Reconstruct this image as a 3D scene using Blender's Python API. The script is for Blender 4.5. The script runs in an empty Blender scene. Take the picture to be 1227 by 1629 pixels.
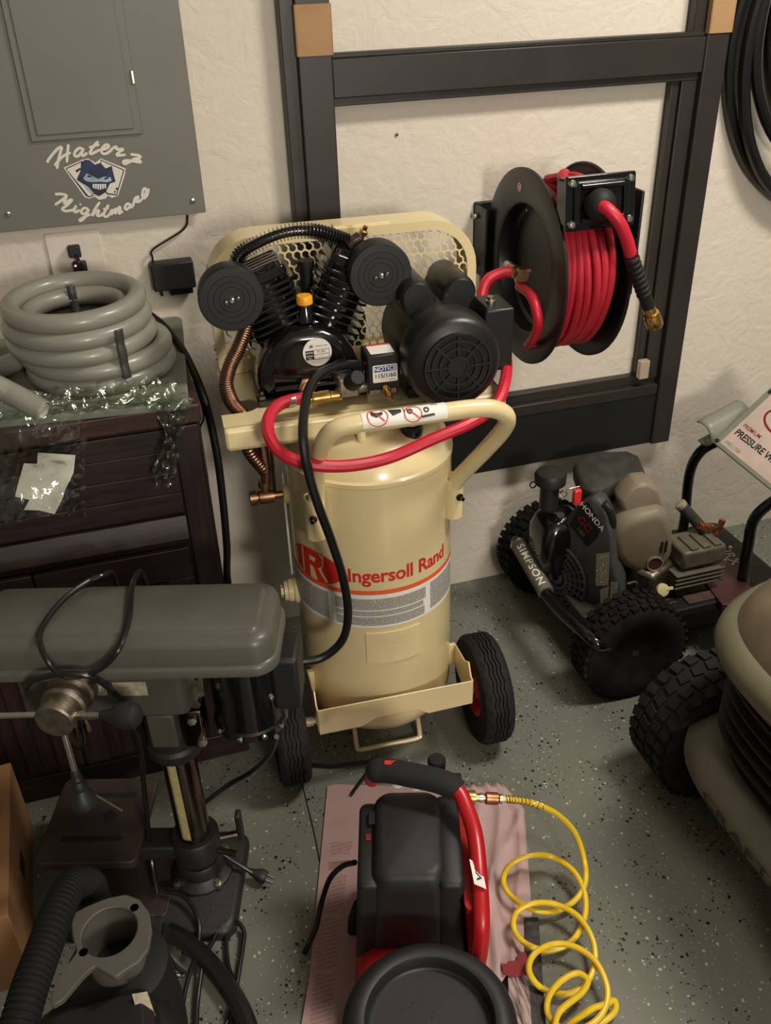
import bpy, bmesh, math, random
from mathutils import Vector, Matrix, Euler

# ---------------------------------------------------------------- camera
SC = bpy.context.scene
COL = SC.collection
IW, IH, FPX = 1227.0, 1629.0, 1432.864
RC = ((0.9564262, -0.2904565, -0.0297313),
      (-0.1762073, -0.4930117, -0.8519920),
      (0.2328088, 0.8201064, -0.5227099))          # world -> camera (x right, y down, z forward)
CAM = Vector((0.0, -2.17612, 1.70))
cd = bpy.data.cameras.new('camera')
cd.sensor_fit = 'VERTICAL'; cd.sensor_height = 36.0; cd.lens = FPX / IH * 36.0
cd.clip_start = 0.05; cd.clip_end = 50
cam = bpy.data.objects.new('camera', cd); COL.objects.link(cam)
rw = Matrix(RC).transposed() @ Matrix(((1, 0, 0), (0, -1, 0), (0, 0, -1)))
cam.matrix_world = Matrix.Translation(CAM) @ rw.to_4x4()
SC.camera = cam

# ---------------------------------------------------------------- light
w = bpy.data.worlds.new('world'); SC.world = w; w.use_nodes = True
w.node_tree.nodes['Background'].inputs['Color'].default_value = (1.0, 0.95, 0.88, 1)
w.node_tree.nodes['Background'].inputs['Strength'].default_value = 0.12
ld = bpy.data.lights.new('ceiling_light', 'AREA'); ld.shape = 'RECTANGLE'; ld.size = 0.7; ld.size_y = 0.35
ld.energy = 50; ld.color = (1.0, 0.92, 0.82)
lo = bpy.data.objects.new('ceiling_light', ld); COL.objects.link(lo)
lo.location = (1.62, -1.25, 2.82); lo.rotation_euler = (0, 0, 0)
l2 = bpy.data.lights.new('rear_fill_light', 'POINT'); l2.energy = 250; l2.shadow_soft_size = 0.30; l2.color = (1.0, 0.92, 0.82)  # unseen fill light added behind the camera to brighten surfaces facing it
l2o = bpy.data.objects.new('rear_fill_light', l2); COL.objects.link(l2o); l2o.location = (0.70, -4.7, 1.95)
SC.view_settings.view_transform = 'Standard'
SC.view_settings.look = 'None'
SC.view_settings.gamma = 1.0
SC.view_settings.use_curve_mapping = False
SC.view_settings.exposure = 0.14

# ---------------------------------------------------------------- helpers
PI = math.pi
rnd = random.Random(7)
V = Vector

def ray(px, py):
    v = V(((px - IW / 2) / FPX, (py - IH / 2) / FPX, 1.0))
    return Matrix(RC).transposed() @ v

class Frame:
    """a thing's own coordinate frame (origin, turn about z); P() finds where a sight line meets a plane of it"""
    def __init__(s, o=(0, 0, 0), yaw=0.0):
        s.o = V(o); s.yaw = yaw; s.m = Matrix.Rotation(yaw, 3, 'Z'); s.mi = s.m.transposed()
    def P(s, px, py, **k):
        (a, v), = k.items(); i = 'xyz'.index(a)
        c = s.mi @ (CAM - s.o); d = s.mi @ ray(px, py)
        return c + d * ((v - c[i]) / d[i])
    def loc(s, p): return s.mi @ (V(p) - s.o)
WORLD = Frame()
P = WORLD.P

def rot(ax, deg): return Matrix.Rotation(math.radians(deg), 4, ax)
def tr(x, y=0, z=0):
    return Matrix.Translation(V(x) if not isinstance(x, (int, float)) else V((x, y, z)))
def aim(p, d, up=(0, 0, 1)):
    """matrix at p with local z along d"""
    d = V(d).normalized(); up = V(up)
    if abs(d.dot(up)) > 0.99: up = V((0, 1, 0))
    x = up.cross(d).normalized(); y = d.cross(x)
    m = Matrix((x, y, d)).transposed().to_4x4(); m.translation = V(p); return m

def catmull(pts, n=8, closed=False):
    pts = [V(p) for p in pts]; out = []; N = len(pts)
    for i in range(N if closed else N - 1):
        if closed:
            a, b, c, d = pts[(i - 1) % N], pts[i], pts[(i + 1) % N], pts[(i + 2) % N]
        else:
            b, c = pts[i], pts[i + 1]
            a = pts[i - 1] if i else b * 2 - c
            d = pts[i + 2] if i + 2 < N else c * 2 - b
        for k in range(n):
            t = k / n; t2 = t * t; t3 = t2 * t
            out.append(0.5 * ((2 * b) + (c - a) * t + (2 * a - 5 * b + 4 * c - d) * t2 + (3 * b - a - 3 * c + d) * t3))
    if not closed: out.append(pts[-1])
    return out

def rrect(w, h, r, n=5, cx=0, cy=0):
    out = []
    for (sx, sy, a0) in ((1, -1, -90), (1, 1, 0), (-1, 1, 90), (-1, -1, 180)):
        for k in range(n + 1):
            a = math.radians(a0 + 90 * k / n)
            out.append((cx + sx * (w / 2 - r) + r * math.cos(a), cy + sy * (h / 2 - r) + r * math.sin(a)))
    return out

class MB:
    def __init__(s): s.v = []; s.f = []
    def add(s, vs, fs, M=None):
        b = len(s.v)
        for p in vs:
            p = V(p); s.v.append(M @ p if M is not None else p)
        for f in fs: s.f.append([i + b for i in f])
        return s
    def box(s, c, sz, M=None):
        x, y, z = [q / 2 for q in sz]; c = V(c)
        vs = [c + V((sx * x, sy * y, sz_ * z)) for sz_ in (-1, 1) for sy in (-1, 1) for sx in (-1, 1)]
        return s.add(vs, [(0, 2, 3, 1), (4, 5, 7, 6), (0, 1, 5, 4), (2, 6, 7, 3), (0, 4, 6, 2), (1, 3, 7, 5)], M)
    def bb(s, a, b, M=None):
        a, b = V(a), V(b); return s.box((a + b) / 2, [abs(q) for q in (b - a)], M)
    def lathe(s, prof, n=24, M=None, closed=False, a0=0.0, a1=2 * PI, cap=True):
        full = abs(a1 - a0 - 2 * PI) < 1e-6
        vs = []; fs = []; m = len(prof); N = n if full else n + 1
        for i in range(N):
            a = a0 + (a1 - a0) * i / n
            for (r, z) in prof: vs.append((r * math.cos(a), r * math.sin(a), z))
        for i in range(n):
            j = (i + 1) % N
            for k in range(m if closed else m - 1):
                k2 = (k + 1) % m
                fs.append((i * m + k, j * m + k, j * m + k2, i * m + k2))
        if not closed and cap:
            if prof[0][0] > 1e-6: fs.append([i * m for i in range(N)][::-1])
            if prof[-1][0] > 1e-6: fs.append([i * m + m - 1 for i in range(N)])
        return s.add(vs, fs, M)
    def cyl(s, p0, p1, r, r1=None, n=16):
        p0, p1 = V(p0), V(p1); L = (p1 - p0).length
        return s.lathe([(r, 0), (r if r1 is None else r1, L)], n, aim(p0, p1 - p0))
    def tube(s, path, r, n=10, closed=False, cap=True, flat=None):
        path = [V(p) for p in path]; N = len(path)
        T = []
        for i in range(N):
            a = path[(i - 1) % N] if (closed or i) else path[i]
            b = path[(i + 1) % N] if (closed or i < N - 1) else path[i]
            d = b - a
            T.append(d.normalized() if d.length > 1e-9 else V((0, 0, 1)))
        up = V((0, 0, 1)) if abs(T[0].z) < 0.9 else V((1, 0, 0))
        u = (up - T[0] * up.dot(T[0])).normalized(); vs = []; fs = []
        for i in range(N):
            u = (u - T[i] * u.dot(T[i])).normalized(); w_ = T[i].cross(u)
            rr = r[i] if isinstance(r, (list, tuple)) else r
            fl = flat or (1, 1)
            for k in range(n):
                a = 2 * PI * k / n
                vs.append(path[i] + (u * math.cos(a) * fl[0] + w_ * math.sin(a) * fl[1]) * rr)
        for i in range(N if closed else N - 1):
            j = (i + 1) % N
            for k in range(n):
                k2 = (k + 1) % n
                fs.append((i * n + k, i * n + k2, j * n + k2, j * n + k))
        if cap and not closed:
            fs.append(list(range(n))[::-1]); fs.append([(N - 1) * n + k for k in range(n)])
        return s.add(vs, fs)
    def prism(s, poly, z0, z1, M=None):
        n = len(poly)
        vs = [(x, y, z0) for x, y in poly] + [(x, y, z1) for x, y in poly]
        fs = [list(range(n))[::-1], list(range(n, 2 * n))]
        fs += [(i, (i + 1) % n, n + (i + 1) % n, n + i) for i in range(n)]
        return s.add(vs, fs, M)
    def ring(s, outer, inner, z0, z1, M=None):
        """plate with a hole; outer and inner have the same number of points"""
        n = len(outer)
        vs = [(x, y, z) for z in (z0, z1) for L in (outer, inner) for x, y in L]
        fs = []
        for i in range(n):
            j = (i + 1) % n
            fs += [(i, n + i, n + j, j), (2 * n + i, 2 * n + j, 3 * n + j, 3 * n + i),
                   (i, j, 2 * n + j, 2 * n + i), (n + i, 3 * n + i, 3 * n + j, n + j)]
        return s.add(vs, fs, M)
    def ball(s, c, r, sc=(1, 1, 1), n=14, M=None):
        prof = [(math.sin(PI * k / (n // 2 + 1)) * r, -math.cos(PI * k / (n // 2 + 1)) * r) for k in range(n // 2 + 2)]
        prof[0] = (0, -r); prof[-1] = (0, r)
        m = Matrix.Translation(V(c)) @ Matrix.Diagonal((*sc, 1))
        return s.lathe(prof, n, (M @ m) if M is not None else m)
    def loft(s, loops, cap=True, M=None):
        n = len(loops[0]); vs = [p for L in loops for p in L]; fs = []
        for i in range(len(loops) - 1):
            for k in range(n):
                k2 = (k + 1) % n
                fs.append((i * n + k, i * n + k2, (i + 1) * n + k2, (i + 1) * n + k))
        if cap:
            fs.append(list(range(n))[::-1]); fs.append([(len(loops) - 1) * n + k for k in range(n)])
        return s.add(vs, fs, M)
    def grid(s, rows, M=None):
        m = len(rows[0]); vs = [p for r in rows for p in r]; fs = []
        for i in range(len(rows) - 1):
            for k in range(m - 1):
                fs.append((i * m + k, i * m + k + 1, (i + 1) * m + k + 1, (i + 1) * m + k))
        return s.add(vs, fs, M)
    def build(s, name, mat, parent=None, bevel=0, seg=2, sub=0, solid=0, angle=35, flat=False):
        me = bpy.data.meshes.new(name)
        me.from_pydata([tuple(p) for p in s.v], [], s.f); me.validate()
        bm = bmesh.new(); bm.from_mesh(me)
        bmesh.ops.remove_doubles(bm, verts=bm.verts, dist=1e-6)
        bmesh.ops.recalc_face_normals(bm, faces=bm.faces); bm.to_mesh(me); bm.free()
        me.materials.append(MAT[mat] if isinstance(mat, str) else mat)
        if not flat:
            me.shade_smooth(); me.set_sharp_from_angle(angle=math.radians(angle))
        o = bpy.data.objects.new(name, me); COL.objects.link(o)
        if parent is not None: o.parent = parent
        if solid:
            m = o.modifiers.new('thickness', 'SOLIDIFY'); m.thickness = solid; m.offset = 0
        if bevel:
            m = o.modifiers.new('bevel', 'BEVEL'); m.width = bevel; m.segments = seg
            m.limit_method = 'ANGLE'; m.angle_limit = math.radians(40)
        if sub:
            m = o.modifiers.new('subd', 'SUBSURF'); m.levels = sub; m.render_levels = sub
        return o

def tag(o, label, cat, group=None, kind=None):
    o['label'] = label; o['category'] = cat
    if group: o['group'] = group
    if kind: o['kind'] = kind
    return o
def thing(name, label, cat, fr=WORLD, loc=None, group=None):
    o = bpy.data.objects.new(name, None); o.empty_display_size = 0.05; COL.objects.link(o)
    o.location = fr.o if loc is None else loc; o.rotation_euler = (0, 0, fr.yaw)
    return tag(o, label, cat, group)
def base_at(o):
    """thing built in world coordinates: move its Empty to the base, parts keep their place"""
    return o

def fine(mb, L):
    """split long edges so that flat artwork can follow a curved surface"""
    bm = bmesh.new(); vs = [bm.verts.new(tuple(p)) for p in mb.v]
    for f in mb.f:
        try: bm.faces.new([vs[i] for i in f])
        except ValueError: pass
    bmesh.ops.triangulate(bm, faces=bm.faces)
    for _ in range(5):
        e = [q for q in bm.edges if q.calc_length() > L]
        if not e: break
        bmesh.ops.subdivide_edges(bm, edges=e, cuts=1)
        bmesh.ops.triangulate(bm, faces=bm.faces)
    bm.verts.index_update()
    o = MB(); o.v = [v.co.copy() for v in bm.verts]; o.f = [[v.index for v in f.verts] for f in bm.faces]; bm.free(); return o
_tx = {}
def text2d(t, size=1.0, shear=0.0, bold=0.0, spacing=1.0, align='CENTER'):
    k = (t, shear, bold, spacing, align)
    if k not in _tx:
        cu = bpy.data.curves.new('lettering', 'FONT'); cu.body = t; cu.size = 1.0; cu.shear = shear; cu.offset = bold
        cu.space_character = spacing; cu.align_x = align; cu.align_y = 'CENTER'; cu.resolution_u = 3
        ob = bpy.data.objects.new('lettering', cu); COL.objects.link(ob)
        dg = bpy.context.evaluated_depsgraph_get(); dg.update()
        me = bpy.data.meshes.new_from_object(ob.evaluated_get(dg))
        _tx[k] = ([tuple(v.co) for v in me.vertices], [list(p.vertices) for p in me.polygons])
        bpy.data.objects.remove(ob); bpy.data.curves.remove(cu); bpy.data.meshes.remove(me)
    vs, fs = _tx[k]
    return [(x * size, y * size, 0) for x, y, z in vs], fs
def put_text(mb, t, size, M, **k):
    vs, fs = text2d(t, size, **k); mb.add(vs, fs, M)
def facing(p, right, up):
    """matrix at p, local x along right, local y along up, z outwards"""
    r = V(right).normalized(); u = V(up); u = (u - r * u.dot(r)).normalized(); n = r.cross(u)
    m = Matrix((r, u, n)).transposed().to_4x4(); m.translation = V(p); return m

# ---------------------------------------------------------------- materials
MAT = {}
def mat(name, col, rough=0.5, metal=0.0, var=0.0, vscale=20.0, bump=0.0, bscale=80.0, spec=0.5, col2=None, coat=0.0, stretch=None, alpha=None, trans=0.0, ior=1.45):
    m = bpy.data.materials.new(name); m.use_nodes = True; nt = m.node_tree; b = nt.nodes['Principled BSDF']
    b.inputs['Base Color'].default_value = (*col, 1); b.inputs['Roughness'].default_value = rough
    b.inputs['Metallic'].default_value = metal; b.inputs['Specular IOR Level'].default_value = spec
    b.inputs['Coat Weight'].default_value = coat; b.inputs['Coat Roughness'].default_value = 0.1
    if trans: b.inputs['Transmission Weight'].default_value = trans; b.inputs['IOR'].default_value = ior
    if alpha is not None: b.inputs['Alpha'].default_value = alpha
    tc = nt.nodes.new('ShaderNodeTexCoord'); src = tc.outputs['Object']
    if stretch:
        mp = nt.nodes.new('ShaderNodeMapping'); mp.inputs['Scale'].default_value = stretch
        nt.links.new(src, mp.inputs['Vector']); src = mp.outputs['Vector']
    if var or col2:
        n = nt.nodes.new('ShaderNodeTexNoise'); n.inputs['Scale'].default_value = vscale; n.inputs['Detail'].default_value = 5
        nt.links.new(src, n.inputs['Vector'])
        r = nt.nodes.new('ShaderNodeValToRGB'); r.color_ramp.elements[0].position = 0.35; r.color_ramp.elements[1].position = 0.65
        c2 = col2 or tuple(min(1, c * (1 + var)) for c in col); c1 = col if col2 else tuple(c * (1 - var) for c in col)
        r.color_ramp.elements[0].color = (*c1, 1); r.color_ramp.elements[1].color = (*c2, 1)
        nt.links.new(n.outputs['Fac'], r.inputs['Fac']); nt.links.new(r.outputs['Color'], b.inputs['Base Color'])
    if bump:
        n2 = nt.nodes.new('ShaderNodeTexNoise'); n2.inputs['Scale'].default_value = bscale; n2.inputs['Detail'].default_value = 4
        nt.links.new(src, n2.inputs['Vector'])
        bp = nt.nodes.new('ShaderNodeBump'); bp.inputs['Strength'].default_value = bump; bp.inputs['Distance'].default_value = 0.002
        nt.links.new(n2.outputs['Fac'], bp.inputs['Height']); nt.links.new(bp.outputs['Normal'], b.inputs['Normal'])
    MAT[name] = m
    return m

mat('cream', (0.70, 0.585, 0.325), 0.28, var=0.05, vscale=6, bump=0.05, bscale=60, coat=0.3)
mat('black_gloss', (0.005, 0.005, 0.0055), 0.16, bump=0.12, bscale=90, coat=0.3)
mat('black_satin', (0.008, 0.008, 0.0083), 0.38, bump=0.05, bscale=150)
mat('black_matt', (0.008, 0.008, 0.008), 0.6, spec=0.35, bump=0.08, bscale=200)
mat('black_plastic', (0.012, 0.012, 0.012), 0.52, bump=0.05, bscale=220)
mat('black_cord', (0.008, 0.008, 0.008), 0.3)
mat('hose_black', (0.005, 0.005, 0.005), 0.75, spec=0.25)
mat('black_shade', (0.006, 0.006, 0.006), 0.8)  # flat black, also painted as the shade inside slots and holes
mat('filter_black', (0.009, 0.009, 0.0095), 0.45, bump=0.05, bscale=150)
mat('rubber', (0.011, 0.0105, 0.010), 0.78, spec=0.3, var=0.3, vscale=40, bump=0.4, bscale=220)
mat('rubber_dusty', (0.010, 0.0082, 0.007), 0.9, spec=0.2, var=0.35, vscale=30, bump=0.4, bscale=220)
mat('red_hose', (0.52, 0.012, 0.034), 0.42, var=0.06, vscale=30)
mat('red_hose_reel', (0.42, 0.012, 0.028), 0.48, var=0.08, vscale=30)
mat('red_paint', (0.42, 0.008, 0.012), 0.33, var=0.08, vscale=12)
mat('dark_red', (0.20, 0.006, 0.012), 0.45)
mat('red_print', (0.62, 0.025, 0.022), 0.4)
mat('orange_print', (0.75, 0.12, 0.035), 0.4)
mat('yellow_cap', (0.80, 0.36, 0.012), 0.4)
mat('yellow_hose', (0.72, 0.50, 0.015), 0.35, var=0.05, vscale=40)
mat('brass', (0.62, 0.40, 0.13), 0.28, metal=1.0, var=0.1, vscale=60)
mat('copper', (0.27, 0.15, 0.10), 0.36, metal=1.0, var=0.15, vscale=60)
mat('bronze', (0.33, 0.19, 0.10), 0.38, metal=1.0, var=0.2, vscale=80)
mat('steel', (0.55, 0.53, 0.48), 0.28, metal=1.0, var=0.1, vscale=60)
mat('cast_steel', (0.26, 0.22, 0.17), 0.45, metal=1.0, var=0.25, vscale=60, bump=0.2, bscale=150)
mat('zinc', (0.42, 0.40, 0.34), 0.38, metal=1.0, var=0.25, vscale=80, bump=0.2, bscale=120)
mat('panel_grey', (0.150, 0.150, 0.122), 0.5, var=0.05, vscale=5, bump=0.04, bscale=150)
mat('white_vinyl', (0.70, 0.66, 0.58), 0.5)
mat('white_print', (0.78, 0.76, 0.70), 0.5, var=0.04, vscale=30)
mat('paper', (0.80, 0.78, 0.68), 0.75, var=0.08, vscale=25, bump=0.25, bscale=25)
mat('blue_print', (0.006, 0.018, 0.07), 0.5, var=0.4, vscale=60)
mat('pale_blue', (0.32, 0.42, 0.52), 0.5, var=0.2, vscale=60)
mat('navy_ink', (0.008, 0.012, 0.03), 0.5)
mat('black_ink', (0.012, 0.012, 0.012), 0.5)
mat('notice_blue', (0.012, 0.06, 0.26), 0.4)
mat('bronze_alu', (0.024, 0.020, 0.017), 0.42, var=0.1, vscale=12, bump=0.05, bscale=300)
mat('kick_panel', (0.010, 0.010, 0.009), 0.45, var=0.2, vscale=4)
mat('cardboard', (0.36, 0.215, 0.10), 0.8, var=0.08, vscale=15, bump=0.1, bscale=60)
mat('cardboard_box', (0.27, 0.135, 0.055), 0.8, var=0.12, vscale=6, bump=0.1, bscale=60)
mat('outlet_white', (0.66, 0.60, 0.52), 0.45, var=0.05, vscale=20)
mat('clear_acrylic', (0.75, 0.62, 0.50), 0.15, trans=0.55)
mat('conduit_grey', (0.245, 0.240, 0.205), 0.36, var=0.05, vscale=10, coat=0.15)
mat('conduit_in', (0.42, 0.40, 0.33), 0.6)
mat('mat_green', (0.185, 0.20, 0.155), 0.75, var=0.08, vscale=14, bump=0.3, bscale=160)
mat('strap_grey', (0.045, 0.045, 0.040), 0.5)
mat('gunmetal', (0.080, 0.077, 0.062), 0.42, var=0.10, vscale=8, bump=0.06, bscale=120, coat=0.1)
mat('head_grey', (0.055, 0.053, 0.044), 0.5, var=0.12, vscale=12, bump=0.2, bscale=120)
mat('table_iron', (0.040, 0.026, 0.022), 0.55, var=0.3, vscale=14, bump=0.2, bscale=120)
mat('iron_black', (0.014, 0.013, 0.012), 0.5, var=0.2, vscale=20, bump=0.3, bscale=90)
mat('scale_yellow', (0.42, 0.36, 0.17), 0.5, var=0.1, vscale=60)
mat('scale_label', (0.34, 0.31, 0.22), 0.5, var=0.2, vscale=90)
mat('dark_chrome', (0.16, 0.12, 0.10), 0.22, metal=1.0, var=0.3, vscale=20)
mat('shop_grey', (0.080, 0.073, 0.062), 0.6, var=0.08, vscale=20)
mat('shroud_grey', (0.045, 0.047, 0.048), 0.6, var=0.2, vscale=20, bump=0.2, bscale=150)
mat('muffler_tan', (0.205, 0.172, 0.120), 0.5, var=0.12, vscale=12, bump=0.1, bscale=80)
mat('dusty_black', (0.030, 0.028, 0.024), 0.7, var=0.3, vscale=25, bump=0.2, bscale=120)
mat('sleeve_grey', (0.13, 0.115, 0.085), 0.6, var=0.1, vscale=30)
mat('sage_plastic', (0.20, 0.205, 0.155), 0.4, var=0.06, vscale=10)
mat('washer_label', (0.50, 0.40, 0.35), 0.5, var=0.06, vscale=20)
mat('maroon', (0.055, 0.014, 0.016), 0.5, var=0.2, vscale=30)
mat('pad_brown', (0.060, 0.036, 0.028), 0.6, var=0.3, vscale=30)
mat('pump_bronze', (0.38, 0.16, 0.07), 0.4, metal=0.9, var=0.3, vscale=60)
mat('pump_grey', (0.105, 0.095, 0.068), 0.5, var=0.15, vscale=30, bump=0.2, bscale=120)
mat('mower_green', (0.120, 0.112, 0.070), 0.36, var=0.08, vscale=10)
mat('mower_brown', (0.150, 0.115, 0.074), 0.5, var=0.25, vscale=9)
mat('mower_grey', (0.095, 0.089, 0.064), 0.5, var=0.12, vscale=12)
mat('foam_black', (0.010, 0.010, 0.010), 0.85, bump=0.3, bscale=300)
mat('yellow_cream', (0.62, 0.53, 0.27), 0.35)

def N(nt, t, **k):
    n = nt.nodes.new(t)
    for a, b in k.items():
        if a in n.inputs: n.inputs[a].default_value = b
        else: setattr(n, a, b)
    return n
def newmat(name):
    m = bpy.data.materials.new(name); m.use_nodes = True; MAT[name] = m
    nt = m.node_tree; return nt, nt.nodes['Principled BSDF'], nt.links

# plaster wall: skip-trowel texture
nt, b, L = newmat('plaster')
b.inputs['Roughness'].default_value = 0.62
tc = N(nt, 'ShaderNodeTexCoord')
n1 = N(nt, 'ShaderNodeTexNoise', Scale=16.0, Detail=6.0, Roughness=0.55, Distortion=1.2); L.new(tc.outputs['Object'], n1.inputs['Vector'])
n2 = N(nt, 'ShaderNodeTexNoise', Scale=55.0, Detail=4.0); L.new(tc.outputs['Object'], n2.inputs['Vector'])
ma = N(nt, 'ShaderNodeMath', operation='MULTIPLY_ADD'); ma.inputs[1].default_value = 0.35; L.new(n2.outputs['Fac'], ma.inputs[0]); L.new(n1.outputs['Fac'], ma.inputs[2])
bp = N(nt, 'ShaderNodeBump', Strength=0.62, Distance=0.006); L.new(ma.outputs[0], bp.inputs['Height']); L.new(bp.outputs['Normal'], b.inputs['Normal'])
n3 = N(nt, 'ShaderNodeTexNoise', Scale=2.0, Detail=4.0); L.new(tc.outputs['Object'], n3.inputs['Vector'])
r = N(nt, 'ShaderNodeValToRGB'); r.color_ramp.elements[0].color = (0.60, 0.545, 0.455, 1); r.color_ramp.elements[1].color = (0.68, 0.62, 0.525, 1)
L.new(n3.outputs['Fac'], r.inputs['Fac']); L.new(r.outputs['Color'], b.inputs['Base Color'])

# epoxy floor with black and white flakes
nt, b, L = newmat('epoxy_floor')
b.inputs['Roughness'].default_value = 0.36; b.inputs['Specular IOR Level'].default_value = 0.45
tc = N(nt, 'ShaderNodeTexCoord')
base = N(nt, 'ShaderNodeTexNoise', Scale=1.6, Detail=5.0); L.new(tc.outputs['Object'], base.inputs['Vector'])
rb = N(nt, 'ShaderNodeValToRGB'); rb.color_ramp.elements[0].color = (0.130, 0.138, 0.112, 1); rb.color_ramp.elements[1].color = (0.168, 0.176, 0.145, 1)
L.new(base.outputs['Fac'], rb.inputs['Fac']); cur = rb.outputs['Color']
cl = N(nt, 'ShaderNodeTexNoise', Scale=7.0, Detail=3.0); L.new(tc.outputs['Object'], cl.inputs['Vector'])
for (sc, off, colr, thr, dist, cut) in ((78.0, 0.0, (0.012, 0.012, 0.011), 0.80, 0.30, 0.50), (88.0, 3.7, (0.45, 0.44, 0.38), 0.92, 0.26, 0.0), (170.0, 9.1, (0.010, 0.010, 0.010), 0.86, 0.34, 0.48), (210.0, 5.1, (0.40, 0.39, 0.33), 0.92, 0.30, 0.0)):
    mp = N(nt, 'ShaderNodeMapping'); mp.inputs['Location'].default_value = (off, off * 1.7, 0); L.new(tc.outputs['Object'], mp.inputs['Vector'])
    wn = N(nt, 'ShaderNodeTexNoise', Scale=sc * 1.4, Detail=1.0); L.new(mp.outputs['Vector'], wn.inputs['Vector'])
    mx0 = N(nt, 'ShaderNodeMix', data_type='VECTOR'); mx0.inputs[0].default_value = 0.006; L.new(mp.outputs['Vector'], mx0.inputs[4]); L.new(wn.outputs['Color'], mx0.inputs[5])
    vo = N(nt, 'ShaderNodeTexVoronoi', Scale=sc, Randomness=1.0); L.new(mx0.outputs[1], vo.inputs['Vector'])
    lt = N(nt, 'ShaderNodeMath', operation='LESS_THAN'); lt.inputs[1].default_value = dist; L.new(vo.outputs['Distance'], lt.inputs[0])
    sep = N(nt, 'ShaderNodeSeparateColor'); L.new(vo.outputs['Color'], sep.inputs[0])
    gt = N(nt, 'ShaderNodeMath', operation='GREATER_THAN'); gt.inputs[1].default_value = thr; L.new(sep.outputs[0], gt.inputs[0])
    mu = N(nt, 'ShaderNodeMath', operation='MULTIPLY'); L.new(lt.outputs[0], mu.inputs[0]); L.new(gt.outputs[0], mu.inputs[1])
    g2 = N(nt, 'ShaderNodeMath', operation='GREATER_THAN'); g2.inputs[1].default_value = cut; L.new(cl.outputs['Fac'], g2.inputs[0])
    m2 = N(nt, 'ShaderNodeMath', operation='MULTIPLY'); L.new(mu.outputs[0], m2.inputs[0]); L.new(g2.outputs[0], m2.inputs[1])
    mx = N(nt, 'ShaderNodeMix', data_type='RGBA'); L.new(m2.outputs[0], mx.inputs[0]); L.new(cur, mx.inputs[6]); mx.inputs[7].default_value = (*colr, 1)
    cur = mx.outputs[2]
L.new(cur, b.inputs['Base Color'])
bpn = N(nt, 'ShaderNodeTexNoise', Scale=30.0, Detail=3.0); L.new(tc.outputs['Object'], bpn.inputs['Vector'])
bp = N(nt, 'ShaderNodeBump', Strength=0.08, Distance=0.004); L.new(bpn.outputs['Fac'], bp.inputs['Height']); L.new(bp.outputs['Normal'], b.inputs['Normal'])

# dark mahogany wood, grain along x / along z
def wood(name, stretch, c1=(0.007, 0.0030, 0.0028), c2=(0.026, 0.0085, 0.007)):
    nt, b, L = newmat(name); b.inputs['Roughness'].default_value = 0.5
    tc = N(nt, 'ShaderNodeTexCoord'); mp = N(nt, 'ShaderNodeMapping'); mp.inputs['Scale'].default_value = stretch
    L.new(tc.outputs['Object'], mp.inputs['Vector'])
    n = N(nt, 'ShaderNodeTexNoise', Scale=6.0, Detail=7.0, Roughness=0.6, Distortion=0.6); L.new(mp.outputs['Vector'], n.inputs['Vector'])
    r = N(nt, 'ShaderNodeValToRGB'); r.color_ramp.elements[0].position = 0.38; r.color_ramp.elements[1].position = 0.66
    r.color_ramp.elements[0].color = (*c1, 1); r.color_ramp.elements[1].color = (*c2, 1)
    L.new(n.outputs['Fac'], r.inputs['Fac']); L.new(r.outputs['Color'], b.inputs['Base Color'])
    bp = N(nt, 'ShaderNodeBump', Strength=0.25, Distance=0.002); L.new(n.outputs['Fac'], bp.inputs['Height']); L.new(bp.outputs['Normal'], b.inputs['Normal'])
wood('mahogany', (1.2, 12, 12)); wood('mahogany_upright', (12, 12, 1.2))
wood('mahogany_top', (1.2, 14, 14), (0.022, 0.007, 0.006), (0.055, 0.017, 0.012))

# clear plastic film
nt, b, L = newmat('clear_film')
b.inputs['Base Color'].default_value = (0.75, 0.80, 0.74, 1); b.inputs['Roughness'].default_value = 0.12
tc = N(nt, 'ShaderNodeTexCoord'); n = N(nt, 'ShaderNodeTexNoise', Scale=38.0, Detail=4.0, Distortion=1.0); L.new(tc.outputs['Object'], n.inputs['Vector'])
bp = N(nt, 'ShaderNodeBump', Strength=0.9, Distance=0.006); L.new(n.outputs['Fac'], bp.inputs['Height'])
gl = N(nt, 'ShaderNodeBsdfGlossy', Roughness=0.10); L.new(bp.outputs['Normal'], gl.inputs['Normal'])
gl.inputs['Color'].default_value = (0.85, 0.92, 0.84, 1)
tp = N(nt, 'ShaderNodeBsdfTransparent'); tp.inputs['Color'].default_value = (0.97, 0.98, 0.96, 1)
fr = N(nt, 'ShaderNodeFresnel', IOR=1.5); L.new(bp.outputs['Normal'], fr.inputs['Normal'])
ad = N(nt, 'ShaderNodeMath', operation='MULTIPLY_ADD'); ad.inputs[1].default_value = 1.5; ad.inputs[2].default_value = 0.09; L.new(fr.outputs[0], ad.inputs[0]); ad.use_clamp = True
ms = N(nt, 'ShaderNodeMixShader'); L.new(ad.outputs[0], ms.inputs[0]); L.new(tp.outputs[0], ms.inputs[1]); L.new(gl.outputs[0], ms.inputs[2])
L.new(ms.outputs[0], nt.nodes['Material Output'].inputs['Surface'])
film2 = MAT['clear_film'].copy(); MAT['clear_film'].node_tree.nodes['Bump'].inputs['Strength'].default_value = 0.45; film2.name = 'green_film'; MAT['green_film'] = film2
film2.node_tree.nodes['Transparent BSDF'].inputs['Color'].default_value = (0.84, 0.90, 0.84, 1)

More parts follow.
